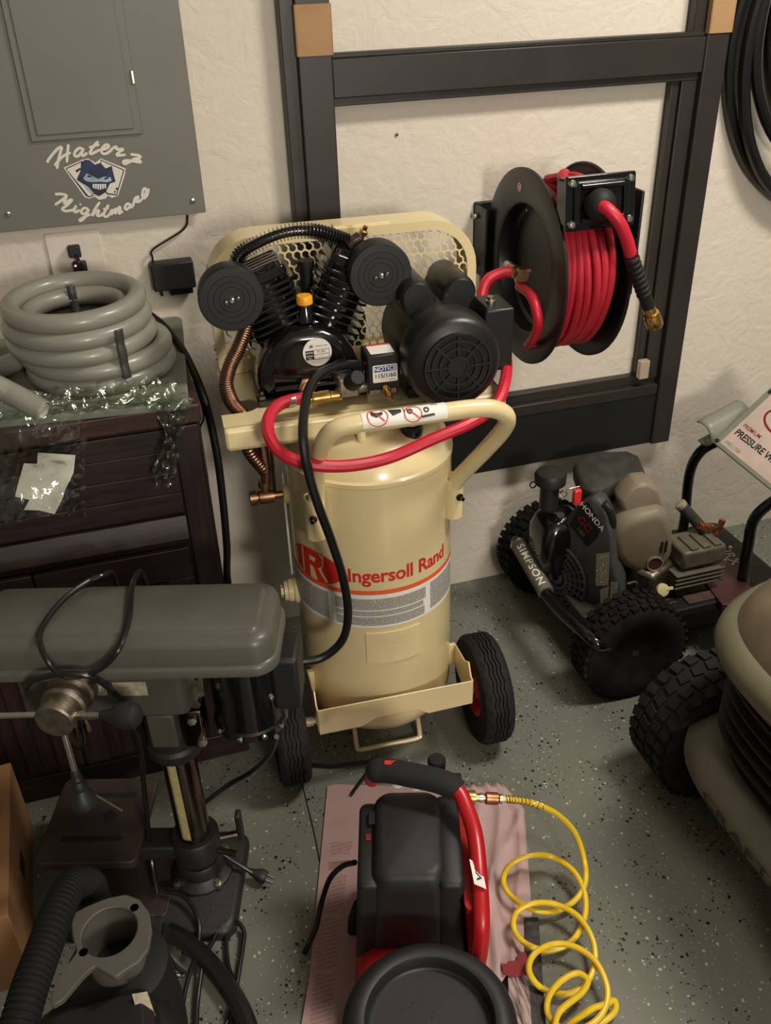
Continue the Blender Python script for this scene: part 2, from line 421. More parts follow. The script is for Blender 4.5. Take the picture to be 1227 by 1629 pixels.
# tank label: rows of fine print
def print_rows(name, ink, paper, axis, rows, words, wax):
    nt, b, L = newmat(name); b.inputs['Roughness'].default_value = 0.45
    tc = N(nt, 'ShaderNodeTexCoord'); sp = N(nt, 'ShaderNodeSeparateXYZ'); L.new(tc.outputs['Object'], sp.inputs[0])
    fr1 = N(nt, 'ShaderNodeMath', operation='MULTIPLY'); fr1.inputs[1].default_value = rows; L.new(sp.outputs[axis], fr1.inputs[0])
    f2 = N(nt, 'ShaderNodeMath', operation='FRACT'); L.new(fr1.outputs[0], f2.inputs[0])
    g = N(nt, 'ShaderNodeMath', operation='GREATER_THAN'); g.inputs[1].default_value = 0.38; L.new(f2.outputs[0], g.inputs[0])
    fl = N(nt, 'ShaderNodeMath', operation='FLOOR'); L.new(fr1.outputs[0], fl.inputs[0])
    cx = N(nt, 'ShaderNodeCombineXYZ'); m1 = N(nt, 'ShaderNodeMath', operation='MULTIPLY'); m1.inputs[1].default_value = words
    L.new(sp.outputs[wax], m1.inputs[0]); L.new(m1.outputs[0], cx.inputs[0]); L.new(fl.outputs[0], cx.inputs[1])
    n = N(nt, 'ShaderNodeTexNoise', Scale=1.0, Detail=2.0); L.new(cx.outputs[0], n.inputs['Vector'])
    g2 = N(nt, 'ShaderNodeMath', operation='GREATER_THAN'); g2.inputs[1].default_value = 0.40; L.new(n.outputs['Fac'], g2.inputs[0])
    mu = N(nt, 'ShaderNodeMath', operation='MULTIPLY'); L.new(g.outputs[0], mu.inputs[0]); L.new(g2.outputs[0], mu.inputs[1])
    mx = N(nt, 'ShaderNodeMix', data_type='RGBA'); L.new(mu.outputs[0], mx.inputs[0]); mx.inputs[6].default_value = (*paper, 1); mx.inputs[7].default_value = (*ink, 1)
    L.new(mx.outputs[2], b.inputs['Base Color'])
print_rows('fine_print', (0.14, 0.14, 0.13), (0.62, 0.60, 0.54), 2, 330, 260, 0)
print_rows('label_print', (0.12, 0.12, 0.11), (0.80, 0.77, 0.68), 2, 170, 120, 1)
print_rows('box_print', (0.27, 0.165, 0.16), (0.35, 0.225, 0.218), 1, 110, 150, 0)
# pinkish cardboard
mat('pink_card', (0.36, 0.235, 0.228), 0.8, var=0.07, vscale=10, bump=0.1, bscale=80)
mat('pink_cloth', (0.44, 0.305, 0.300), 0.9, var=0.06, vscale=10, bump=0.15, bscale=40)
mat('print_brown', (0.22, 0.115, 0.11), 0.8, var=0.2, vscale=60)
mat('black_wood', (0.010, 0.010, 0.010), 0.6, col2=(0.05, 0.045, 0.04), vscale=60, stretch=(1, 1, 1))
mat('weathered', (0.05, 0.035, 0.033), 0.85, col2=(0.45, 0.33, 0.31), vscale=60, stretch=(3, 0.4, 1))

# ---------------------------------------------------------------- the room
def struct(o): o['kind'] = 'structure'; return o
WX0, WX1, FY0 = -3.2, 3.6, -5.0
struct(MB().bb((WX0, FY0, -0.10), (WX1, 0.12, 0.0)).build('floor', 'epoxy_floor'))
jm = MB(); jp = [P(x, y, z=0.0006) for x, y in ((470, 1205), (486, 1268), (502, 1335), (518, 1420))]
jm.grid([[p - V((.0018, 0, 0)), p + V((.0018, 0, 0))] for p in jp]); jm.build('control_joint', 'black_shade', bpy.data.objects['floor'], flat=True)
struct(MB().bb((WX0, 0.0, 0.0), (WX1, 0.12, 2.85)).build('wall_back', 'plaster'))
struct(MB().bb((WX0, FY0, 2.85), (WX1, 0.12, 2.95)).build('ceiling', 'plaster'))

# ---------------------------------------------------------------- door frame against the wall
T = thing('screen_door_frame', 'dark bronze aluminium door frame with solid kick panel, upright against the wall', 'door frame', loc=(0.96, -0.03, 0.41))
FR = Frame((0.96, -0.03, 0.41)); T.location = FR.o
def fb(a, b): return MB().bb(FR.loc(a), FR.loc(b))
X0, X1 = 0.412, 1.513
ZT = 2.30
def stile(xa, xb, inner):
    mb = fb((xa, -0.052, 0.415), (xb, -0.006, ZT))
    return mb
zr1, zr0 = 1.519, 1.428          # middle rail
zl1, zl0 = 0.628, 0.415          # bottom rail + kick panel
# left stile: outer face and a raised inner face
m = fb((X0, -0.040, 0.415), (X0 + 0.040, -0.006, ZT)); m.build('stile', 'bronze_alu', T, bevel=0.002)
m = fb((X0 + 0.030, -0.056, 0.415), (X0 + 0.106, -0.008, ZT)); m.build('stile', 'bronze_alu', T, bevel=0.003)
m = fb((X1 - 0.062, -0.056, 0.415), (X1, -0.008, ZT)); m.build('stile', 'bronze_alu', T, bevel=0.003)
m = fb((X1 - 0.105, -0.038, zl1), (X1 - 0.062, -0.010, zr0)); m.build('inner_stile', 'bronze_alu', T, bevel=0.002)
m = fb((X1 - 0.128, -0.028, zl1), (X1 - 0.105, -0.012, zr0)); m.build('glazing_bead', 'bronze_alu', T, bevel=0.002)
m = fb((X1 - 0.092, -0.038, zr1), (X1 - 0.062, -0.010, ZT)); m.build('inner_stile', 'bronze_alu', T, bevel=0.002)
m = fb((X0 + 0.106, -0.052, zr0 + 0.012), (X1 - 0.062, -0.010, zr1)); m.build('rail', 'bronze_alu', T, bevel=0.002)
m = fb((X0 + 0.106, -0.040, zr0 - 0.006), (X1 - 0.062, -0.014, zr0 + 0.012)); m.build('glazing_bead', 'bronze_alu', T, bevel=0.002)
m = fb((X0 + 0.106, -0.044, zr1), (X1 - 0.062, -0.012, zr1 + 0.010)); m.build('glazing_bead', 'bronze_alu', T, bevel=0.002)
m = fb((X0 + 0.106, -0.030, zl1 - 0.016), (X1 - 0.062, -0.004, zl1 + 0.012)); m.build('glazing_bead', 'bronze_alu', T, bevel=0.002)
m = fb((X0 + 0.106, -0.050, zl1 - 0.050), (X1 - 0.062, -0.012, zl1 - 0.016)); m.build('rail', 'bronze_alu', T, bevel=0.003)
m = fb((X0 + 0.106, -0.047, 0.417), (X1 - 0.062, -0.014, zl1 - 0.048)); m.build('kick_panel', 'kick_panel', T)
# tan cardboard corner guards wrapped on the stiles
def guard(name, xa, xb, za, zb, lab):
    fr = Frame(((xa + xb) / 2, -0.06, za)); t = thing(name, lab, 'cardboard', fr)
    m = MB(); th = 0.0022
    a = fr.loc((xa, -0.0595, za)); b_ = fr.loc((xb, -0.0573, zb)); m.bb(a, b_)
    m.build('front_flap', 'cardboard', t, bevel=0.0008)
    MB().bb(fr.loc((xa - th, -0.0595, za)), fr.loc((xa, -0.041, zb))).build('side_flap', 'cardboard', t, bevel=0.0008)
    MB().bb(fr.loc((xb, -0.0595, za)), fr.loc((xb + th, -0.020, zb))).build('side_flap', 'cardboard', t, bevel=0.0008)
g0 = P(472, 88, y=-0.06); g1 = P(520, 16, y=-0.06)
guard('cardboard_guard', X0 + 0.0302, X0 + 0.1062, 1.527, 1.625, 'tan cardboard guard wrapped around the left upright of the dark door frame')
guard('cardboard_guard', X1 - 0.060, X1 + 0.0005, 1.5245, 1.80, 'tan cardboard guard on the right upright of the dark door frame near the hanging cable')
# small cardboard block / clear stopper in the lower right corner of the opening
MBb = MB(); c0 = P(1040, 545, y=-0.055)
o = MBb.box((0, 0, 0.028), (0.030, 0.022, 0.056)).build('corner_block', 'clear_acrylic', bevel=0.003)
o.location = (X1 - 0.121, -0.052, zl1 + 0.0125); tag(o, 'small translucent tan block in the lower right corner of the door frame', 'block')
# screw left in the wall
o = MB().lathe([(0.0, 0.004), (0.0035, 0.003), (0.004, 0.0), (0.0015, -0.006), (0, -0.006)], 10).build('nail_head', 'dark_chrome')
p = P(631, 214, y=0); o.location = (p.x, -0.001, p.z); o.rotation_euler = (PI / 2, 0, 0)
tag(o, 'small dark nail head in the white wall inside the door frame opening', 'nail')

# ---------------------------------------------------------------- electrical panel
PF = Frame((-0.03, -0.026, 1.2)); T = thing('breaker_panel', 'grey metal breaker panel with a lettered sticker, on the wall', 'breaker panel', PF)
fy = 0.0   # front plane in local y
def pp(x, y, d=0.0): return PF.P(x, y, y=fy - d)
br = pp(328, 338); 
MB().bb((-0.30, 0.0, br.z), (br.x, 0.003, 0.95)).build('cover', 'panel_grey', T, bevel=0.0015)
MB().bb((-0.285, 0.003, br.z + 0.006), (br.x - 0.008, 0.0255, 0.94)).build('back_box', 'panel_grey', T)
dl = pp(50, 226); dr = pp(228, 214)
d0 = MB().bb((dl.x, -0.006, dl.z), (dr.x, 0.0, 0.80)); do = d0.build('door', 'panel_grey', T, bevel=0.002)
il = pp(59, 216, 0.006); ir = pp(214, 205, 0.006)
MB().bb((il.x, -0.0095, il.z), (ir.x, -0.006, 0.79)).build('raised_panel', 'panel_grey', do, bevel=0.0025)
lt = pp(211, 122, 0.0)
MB().bb((lt.x - 0.003, -0.011, lt.z - 0.013), (lt.x + 0.003, -0.0055, lt.z + 0.013)).build('latch', 'steel', do, bevel=0.001)
for (x, y) in ((13, 340), (307, 319)):
    c = pp(x, y); s = MB().lathe([(0.0065, 0), (0.0065, 0.0015), (0.005, 0.004), (0, 0.005)], 14, aim(c, (0, -1, 0)))
    so = s.build('screw', 'steel', T); MB().bb(c + V((-0.005, -0.0056, -0.0007)), c + V((0.005, -0.0046, 0.0007))).build('slot', 'dark_chrome', so)
# sticker: lettering set on an arch above and a bow below the emblem
def brush(word, strokes, wd=4.0):
    """script lettering as brush strokes; points are measured on the panel (sixths of a picture pixel from 60, 220)"""
    mb = MB()
    for ks, st in enumerate(strokes):
        q = [pp(60 + x / 6.135, 220 + y / 6.135, 0.0006) for x, y in st]
        q = catmull(q, 5) if len(q) > 2 else q
        h = wd / 1433.0 * 2.0 / 2; n = len(q); rows = []
        for i in range(n):
            t = (q[min(i + 1, n - 1)] - q[max(i - 1, 0)]); t = V((t.x, 0, t.z)).normalized(); nn = V((-t.z, 0, t.x))
            w2 = h * (0.75 if i in (0, n - 1) else 1.0); dep = V((0, -0.000008 * (i + 14 * ks), 0)); rows.append([q[i] - nn * w2 + dep, q[i] + nn * w2 + dep])
        for k in range(n - 1): mb.grid([rows[k], rows[k + 1]])
    return mb.build('sticker_word', 'white_vinyl', T, flat=True)
brush('Haterz', [[(92, 238), (108, 205), (150, 150), (200, 98), (238, 82)], [(238, 82), (218, 150), (200, 220), (188, 298)], [(165, 268), (205, 215), (255, 170), (322, 138)], [(300, 58), (292, 130), (285, 236)],
 [(445, 108), (405, 95), (362, 138), (362, 172), (395, 172), (432, 130), (447, 98), (428, 150), (442, 170), (485, 142)], [(592, 30), (548, 75), (512, 135), (522, 152), (560, 135), (605, 112)], [(500, 88), (602, 62)],
 [(605, 112), (668, 100), (695, 74), (668, 62), (630, 95), (625, 138), (655, 152), (700, 130), (732, 95)], [(732, 95), (768, 82), (770, 106), (834, 106), (800, 130), (772, 165), (858, 160)], [(905, 156), (985, 166), (998, 188), (930, 205), (990, 216), (998, 234), (885, 216), (836, 226), (850, 250), (905, 226), (950, 200)]])
brush('Nightmare', [[(168, 546), (230, 544), (282, 560), (240, 600), (168, 650)], [(282, 560), (258, 636), (310, 605), (334, 602), (290, 650), (240, 688), (270, 710), (330, 702), (372, 688)], [(378, 655), (352, 700), (370, 720), (412, 700)], [(410, 640), (424, 650)],
 [(492, 690), (455, 680), (425, 712), (440, 738), (475, 724), (497, 690), (470, 758), (430, 800), (408, 800), (450, 770), (515, 740)], [(606, 622), (560, 690), (530, 755), (562, 718), (592, 702), (595, 720), (580, 752), (610, 756), (642, 730)], [(692, 648), (662, 700), (642, 748), (670, 765), (702, 740)], [(638, 692), (694, 680)],
 [(702, 740), (726, 696), (716, 744), (756, 690), (772, 700), (752, 740), (796, 670), (807, 690), (792, 734), (832, 708)], [(902, 640), (870, 640), (850, 678), (865, 695), (895, 670), (907, 636), (900, 674), (932, 660)], [(932, 660), (948, 590), (984, 568), (962, 615), (985, 618), (1022, 590)], [(1022, 590), (1058, 528), (1050, 488), (1030, 502), (1020, 556), (1040, 584), (1070, 548), (1082, 488)]])
def decal(pts, d, m, name='emblem', parent=None, sm=0):
    q = [pp(x, y, d) for x, y in pts]
    if sm: q = catmull(q, sm, closed=True)
    poly = [(a.x, a.z) for a in q]
    M = Matrix(((1, 0, 0, 0), (0, 0, -1, -d), (0, 1, 0, 0), (0, 0, 0, 1)))
    return MB().prism(poly, -0.0003, 0.0, M).build(name, m, parent or T, flat=True)
em = decal([(101, 267), (131, 254), (140, 252), (152, 259), (160, 252), (200, 268), (199, 277), (188, 311), (178, 315), (172, 311), (168, 316), (158, 318), (151, 313), (142, 316), (135, 314)], 0.0005, 'white_vinyl')
decal([(104, 268), (131, 256), (138, 290), (149, 312), (142, 314), (137, 312)], 0.0009, 'black_ink', 'card', em)
decal([(106, 269), (130, 258), (138, 291), (147, 311), (141, 312)], 0.0013, 'white_vinyl', 'card', em)
decal([(160, 254), (198, 270), (186, 311), (170, 309), (160, 290)], 0.0009, 'black_ink', 'card', em)
decal([(161, 256), (196, 271), (185, 309), (171, 307), (161, 290)], 0.0013, 'white_vinyl', 'card', em)
decal([(129, 258), (136, 254), (143, 255), (151, 262), (160, 259), (168, 268), (178, 264), (180, 274), (184, 289), (175, 292), (168, 306), (158, 312), (148, 308), (136, 295), (122, 286), (128, 272)], 0.0017, 'navy_ink', 'tuft', em)
decal([(131, 259), (136, 256), (143, 257), (151, 264), (160, 261), (168, 270), (177, 267), (179, 276), (181, 287), (170, 281), (155, 281), (140, 274), (131, 282), (127, 280), (131, 270)], 0.0020, 'blue_print', 'tuft', em)
decal([(132, 284), (138, 276), (147, 280), (156, 285), (165, 281), (176, 282), (178, 288), (170, 290), (158, 289), (146, 290), (137, 288)], 0.0022, 'pale_blue', 'brow', em)
decal([(138, 279), (144, 279), (147, 282), (140, 282)], 0.0025, 'navy_ink', 'eye', em)
decal([(166, 283), (173, 281), (173, 284), (166, 286)], 0.0025, 'navy_ink', 'eye', em)
for k in range(6):
    x = 147.5 + k * 3.7; decal([(x, 293), (x + 2.9, 292.5), (x + 2.7, 300 + (2 - abs(k - 2.5))), (x + 0.5, 300 + (2 - abs(k - 2.5)))], 0.0024, 'white_print', 'tooth', em)
decal([(134, 293), (141, 298), (150, 308), (146, 308), (138, 301)], 0.0022, 'pale_blue', 'cheek', em)
decal([(184, 299), (187, 298), (188, 301), (185, 303)], 0.0016, 'black_ink', 'pip', em)
decal([(182, 303), (184, 303), (184, 307), (182, 307)], 0.0016, 'black_ink', 'pip', em)
decal([(120, 271), (127, 267), (129, 269), (122, 275)], 0.0016, 'black_ink', 'pip', em)

# ---------------------------------------------------------------- wall outlet with plug, adapter
a = P(68, 368, y=-0.006); b2 = P(157, 364, y=-0.006)
OF = Frame(((a.x + b2.x) / 2, 0, 1.085)); T = thing('wall_outlet', 'off-white outlet plate below the grey breaker panel', 'outlet', OF)
wd = (b2.x - a.x)
MB().box((0, -0.003, 0.057), (wd, 0.006, 0.118)).build('plate', 'outlet_white', T, bevel=0.002)
for sx, sz in ((-0.001, 0.076), (-0.001, 0.038)):
    MB().prism(rrect(0.034, 0.028, 0.010, cx=0), 0, 0.0015, facing((sx, -0.006, sz), (1, 0, 0), (0, 0, 1))).build('receptacle', 'outlet_white', T)
pl = thing('black_plug', 'black plug with cord in the wall outlet above the grey coil', 'plug', Frame((OF.o.x - 0.001, -0.008, 1.085 + 0.076)))
MB().box((0, -0.012, 0), (0.026, 0.022, 0.026)).build('plug_body', 'black_plastic', pl, bevel=0.003)
MB().tube(catmull([(0.002, -0.022, -0.006), (0.006, -0.034, -0.018), (0.012, -0.030, -0.040), (0.004, -0.024, -0.060), (0.0, -0.022, -0.10)], 6), 0.0042, 8).build('cord', 'black_cord', pl)
p2 = thing('power_strip_plug', 'black plug with a small pink pilot light behind the grey conduit coil', 'plug', Frame((OF.o.x + 0.004, -0.008, 1.085 + 0.038)))
MB().box((0, -0.013, 0), (0.030, 0.024, 0.028)).build('plug_body', 'black_plastic', p2, bevel=0.003)
m = bpy.data.materials.new('pilot_light'); m.use_nodes = True; MAT['pilot_light'] = m
bb_ = m.node_tree.nodes['Principled BSDF']; bb_.inputs['Base Color'].default_value = (0.8, 0.2, 0.5, 1); bb_.inputs['Emission Color'].default_value = (1, 0.25, 0.6, 1); bb_.inputs['Emission Strength'].default_value = 2.0
MB().ball((-0.009, -0.0262, 0.009), 0.0025, n=8).build('pilot_lamp', 'pilot_light', p2)

AF = Frame((0.113, 0, 1.085)); T = thing('power_adapter', 'black box-shaped power adapter on the wall below the breaker panel', 'adapter', AF)
MB().box((0, -0.022, 0), (0.098, 0.040, 0.064)).build('body', 'black_plastic', T, bevel=0.004)
MB().box((0.014, -0.016, -0.040), (0.054, 0.026, 0.016)).build('plug_base', 'black_matt', T, bevel=0.002)
MB().box((-0.032, -0.016, -0.040), (0.006, 0.010, 0.018)).build('prong', 'black_matt', T)
c0 = AF.loc(P(299, 342, y=-0.01))
MB().tube(catmull([(c0.x, -0.009, c0.z), (c0.x - 0.014, -0.012, c0.z - 0.030), (-0.034, -0.018, 0.062), (-0.040, -0.020, 0.045), (-0.040, -0.022, 0.030)], 8), 0.0024, 8).build('lead', 'black_cord', T)

# ---------------------------------------------------------------- hanging black cable coil, top right
T = thing('cable_coil', 'thick black cable coil hanging on the wall at the upper right', 'cable', loc=(1.80, -0.05, 1.10))
CF = Frame((1.80, -0.05, 1.10)); rc = random.Random(3)
for i, (cx, cz, rx, rz, dy) in enumerate(((1.865, 1.50, .318, .40, -0.020), (1.905, 1.50, .335, .43, -0.052), (1.86, 1.535, .265, .33, -0.054), (1.875, 1.555, .225, .29, -0.022), (1.93, 1.56, .30, .37, -0.084), (1.865, 1.60, .17, .24, -0.056), (1.86, 1.62, .145, .20, -0.088))):
    pts = []
    for k in range(14):
        t = 2 * PI * k / 14
        pts.append(CF.loc((cx + rx * math.cos(t) + rc.uniform(-.006, .006), dy, cz + rz * math.sin(t) + rc.uniform(-.006, .006))))
    MB().tube(catmull(pts, 5, closed=True), 0.0155, 10, closed=True).build('loop', 'black_cord', T)
MB().lathe([(0.02, 0), (0.02, 0.003), (0.008, 0.004), (0.008, 0.11), (0, 0.11)], 12, aim(CF.loc((1.87, -0.002, 1.80)), (0, -1, 0))).build('hook', 'steel', T)

# ---------------------------------------------------------------- dark wooden cabinet
KF = Frame((-0.26, -0.28, 0.0)); T = thing('wooden_cabinet', 'dark mahogany cabinet with plank drawer front, under the grey conduit coil', 'cabinet', KF)
kx0, kx1, kf, kb = -0.42, 0.352, -0.215, 0.265        # local: left, right, front, back
MB().bb((kx0, kf, 0.07), (kx1, kb, 0.935)).build('body', 'mahogany_upright', T, bevel=0.003)
MB().bb((kx0 - 0.01, kf - 0.014, 0.925), (kx1 + 0.008, kb, 0.965)).build('top', 'mahogany_top', T, bevel=0.004)
MB().bb((kx0, kf - 0.004, 0.0), (kx1 + 0.004, kb, 0.072)).build('plinth', 'mahogany', T, bevel=0.003)
for k in range(4):                                     # drawer front of four planks
    z0 = 0.725 + k * 0.0485
    MB().bb((kx0 + 0.03, kf - 0.011, z0 + 0.0002), (kx1 - 0.055, kf, z0 + 0.0482)).build('plank', 'mahogany', T, bevel=0.0014)
MB().bb((kx1 - 0.052, kf - 0.012, 0.075), (kx1 - 0.002, kf, 0.922)).build('corner_stile', 'mahogany_upright', T, bevel=0.003)
MB().loft([[(x, kf, 0.648), (x, kf - 0.016, 0.652), (x, kf - 0.026, 0.670), (x, kf - 0.022, 0.695), (x, kf - 0.012, 0.718), (x, kf, 0.722)] for x in (kx0 + 0.03, kx1 - 0.055)]).build('moulding', 'mahogany', T)
for i, (xa, xb) in enumerate(((kx0 + 0.035, -0.03), (-0.025, kx1 - 0.06))):
    d = MB().bb((xa, kf - 0.010, 0.09), (xb, kf, 0.642)).build('door', 'mahogany_upright', T, bevel=0.003)
    MB().bb((xa, kf - 0.018, 0.565), (xb, kf - 0.010, 0.642)).build('rail', 'mahogany', d, bevel=0.002)
    for xs in (xa, xb - 0.055): MB().bb((xs, kf - 0.018, 0.09), (xs + 0.055, kf - 0.010, 0.565)).build('stile', 'mahogany_upright', d, bevel=0.002)
    n = 7
    for k in range(n):
        x = xa + 0.058 + (xb - xa - 0.116) * k / n; wdt = (xb - xa - 0.116) / n
        MB().bb((x + 0.002, kf - 0.015, 0.10), (x + wdt - 0.002, kf - 0.010, 0.560)).build('slat', 'mahogany_upright', d, bevel=0.0015)
MB().bb((kx1, kf + 0.03, 0.10), (kx1 + 0.006, kb - 0.03, 0.91)).build('side_panel', 'mahogany_upright', T, bevel=0.002)

# sage green mat on the cabinet
poly = [(0.073, -0.530), (0.079, -0.524), (0.118, -0.030), (0.108, -0.016), (-0.66, -0.016), (-0.66, -0.46), (-0.263, -0.492)]
MF = Frame((-0.26, -0.28, 0.9655))
rows = []
mb = MB(); mb.prism([tuple(MF.loc((x, y, 0))[:2]) for x, y in poly], 0.0, 0.016)
o = mb.build('foam_mat', 'mat_green', bevel=0.004); o.location = MF.o
tag(o, 'sage green padded mat lying on the dark wooden cabinet', 'mat')

# grey flexible conduit coil
CO = Frame((-0.102, -0.315, 0.9822)); T = thing('conduit_coil', 'grey flexible conduit coil tied with grey straps, on the green mat', 'conduit', CO)
RT = 0.0190
def conduit(path, r=RT):
    rr = [r * (1.0 + (0.012 if i % 2 else -0.012)) for i in range(len(path))]
    return rr
def ringpts(cx, cy, z, R, tilt, n=120, ph=0.0, dR=0.0, dz=0.0):
    out = []
    for k in range(n):
        a = 2 * PI * k / n + ph; u = k / n
        out.append(V((cx + (R + dR * u) * math.cos(a), cy + (R + dR * u) * math.sin(a), z + tilt * (R * math.sin(a)) + dz * u)))
    return out
ringspec = [(0.030, 0.010, 0.0195, 0.1330, 0.00), (0.026, 0.006, 0.054, 0.1330, 0.01), (0.004, 0.0, 0.088, 0.1290, 0.02), (0.0, 0.0, 0.122, 0.1280, 0.03), (0.0, 0.0, 0.156, 0.1225, 0.04)]
for (cx, cy, z, R, tl) in ringspec:
    pts = ringpts(cx, cy, z, R, tl, n=150); MB().tube(pts, conduit(pts), 14, closed=True).build('ring', 'conduit_grey', T)
pts = ringpts(0.002, 0.0, 0.136, 0.0945, 0.02, n=120); MB().tube(pts, conduit(pts), 14, closed=True).build('ring', 'conduit_grey', T)
# loose end at the front left
e1 = CO.loc(P(70, 655, y=-0.565)); e0 = CO.loc(P(-30, 605, y=-0.50))
pts = catmull([(0.03, 0.143, 0.0195), (-0.075, 0.125, 0.0195), (-0.165, 0.055, 0.020), (-0.215, -0.035, 0.021), tuple(e0), tuple(e0 + (e1 - e0) * 0.5 + V((0, 0, 0.004))), tuple(e1)], 26)
MB().tube(pts, conduit(pts), 14, cap=False).build('loose_end', 'conduit_grey', T, solid=0.004)
d = (pts[-1] - pts[-8]).normalized()
MB().lathe([(0.0, -0.02), (0.0145, -0.02), (0.0145, 0.0)], 16, aim(pts[-1], d), cap=False).build('end_bore', 'conduit_in', T, solid=0.001)
# straps: flat bands down the stack
def strap(a0, r_out, z0, z1, name='strap', c=(0.0, 0.0), w_=0.017, m='strap_grey'):
    t = V((-math.sin(a0), math.cos(a0), 0)); q = V((math.cos(a0), math.sin(a0), 0)); rows = []
    n = 26
    for k in range(n + 1):
        z = z0 + (z1 - z0) * k / n
        bulge = 0.0035 * abs(math.cos((z) * PI / 0.0425))
        p = V((c[0], c[1], 0)) + q * (r_out + bulge) + V((0, 0, z)); rows.append([p - t * w_ / 2, p + t * w_ / 2])
    MB().grid(rows).build(name, m, T, solid=0.0012)
fa = -1.16
strap(fa, 0.1515, 0.035, 0.135, c=(0.014, 0.0)); strap(math.radians(95), 0.0735, 0.075, 0.165, c=(0.002, 0.0)); strap(math.radians(62), 0.1085, 0.01, 0.085, c=(0.01, 0.0))

# plastic film: crumpled stretch wrap over the mat's front edge and hanging at its corner
def film(name, rows, amp, seed, mat_, lab, cat, sub=1):
    rg = random.Random(seed); org = V(rows[0][0])
    rr = [[V(p) - org + V((rg.uniform(-amp, amp), rg.uniform(-amp, amp), rg.uniform(-amp * 0.3, amp))) for p in r_] for r_ in rows]
    o = MB().grid(rr).build(name, mat_, sub=sub, angle=180); o.location = org; tag(o, lab, cat); return o
def sheet(fn, nu, nv): return [[fn(i / nu, j / nv) for j in range(nv + 1)] for i in range(nu + 1)]
def f1(u, v):
    x = -0.30 + 0.36 * u
    yb = -0.462 - 0.014 * u; yf = -0.492 - (x + 0.263) * 0.12 - 0.010
    y = yb + (yf - yb) * v
    return (x, y, 0.984 + 0.026 * (1 - v) ** 1.5 + 0.006 + 0.006 * math.sin(u * 31 + v * 9))
film('stretch_wrap', sheet(f1, 60, 10), 0.0055, 5, 'green_film', 'crumpled clear stretch wrap along the front edge of the green mat', 'plastic wrap')
def f2(u, v):
    wd_ = 0.055 * (1 - 0.62 * v) * (0.8 + 0.3 * math.sin(v * 9))
    x = 0.040 + 0.012 * math.sin(v * 5) - 0.02 * v + (u - 0.5) * wd_ * 1.6
    if v < 0.18: return (x, -0.508 - 0.03 * v / 0.18, 0.990)
    return (x, -0.546 - 0.012 * math.sin(u * 9 + v * 14), 0.988 - (v - 0.18) * 0.21)
film('hanging_wrap', sheet(f2, 16, 34), 0.0060, 8, 'green_film', 'clump of clear wrap hanging from the front corner of the green mat', 'plastic wrap')
def f3(u, v):
    c0 = P(-25 + 160 * u, 652, y=-0.550); c1 = P(-10 + 150 * u - 18 * math.sin(u * 3), 818 + 8 * math.sin(u * 7), y=-0.535)
    p = c0.lerp(c1, v); return (p.x, p.y - 0.012 * math.sin(u * PI) * (1 + math.sin(v * 8)) - 0.004, p.z)
film('clear_bag', sheet(f3, 26, 26), 0.0040, 12, 'clear_film', 'clear plastic bag hanging on the front of the dark cabinet', 'plastic bag')
pts = [(38, 737), (59, 738), (60, 720), (120, 724), (117, 752), (104, 778), (100, 792), (87, 818), (64, 812), (38, 811), (47, 795), (24, 790), (30, 765)]
org = P(70, 770, y=-0.528)
vs = [P(x, y, y=-0.526 - 0.004 * math.sin(y * 0.05)) - org for x, y in pts]
mb = MB(); mb.add(vs, [list(range(len(vs)))])
o = mb.build('paper_label', 'paper', solid=0.0008, flat=True); o.location = org; tag(o, 'creased white paper label in the clear bag on the cabinet front', 'paper')

# thick black cable from behind the coil, over the cabinet edge and down
pts = [P(215, 492, y=-0.12), P(245, 506, y=-0.16), P(285, 548, y=-0.24), P(322, 625, y=-0.33), P(343, 710, y=-0.36), P(354, 790, y=-0.37), P(361, 870, y=-0.38), P(363, 930, y=-0.38), V((0.125, -0.38, 0.25)), V((0.14, -0.40, 0.02)), V((0.20, -0.38, 0.0085))]
org = V((0.14, -0.38, 0.0)); o = MB().tube(catmull([p - org for p in pts], 8), 0.0090, 10).build('black_cable', 'black_cord'); o.location = org
tag(o, 'thick black cable drooping over the side of the dark cabinet', 'cable')
pts = [P(308, 606, y=-0.10), P(320, 640, y=-0.12), P(324, 665, y=-0.13), P(318, 690, y=-0.14), V((0.115, -0.14, 0.6))]
o = MB().tube(catmull([p - org for p in pts], 8), 0.0024, 8).build('thin_wire', 'black_cord'); o.location = org
tag(o, 'thin black wire beside the thick cable at the cabinet side', 'wire')

# ================================================================ main air compressor
AC = Frame((0.441, -0.50, 0.0), math.radians(-3)); A = AC.P
T = thing('air_compressor', 'tall cream air compressor with black pump and motor, in front of the wall', 'air compressor', AC)
RT_ = 0.181
tank = MB().lathe([(0, .078), (.06, .082), (.12, .097), (.158, .122), (.176, .150), (RT_, .175), (RT_, .800), (.1835, .803), (.1835, .812), (.178, .816), (.168, .846), (.14, .872), (.09, .893), (.04, .902), (0, .904)], 64).build('tank', 'cream', T)
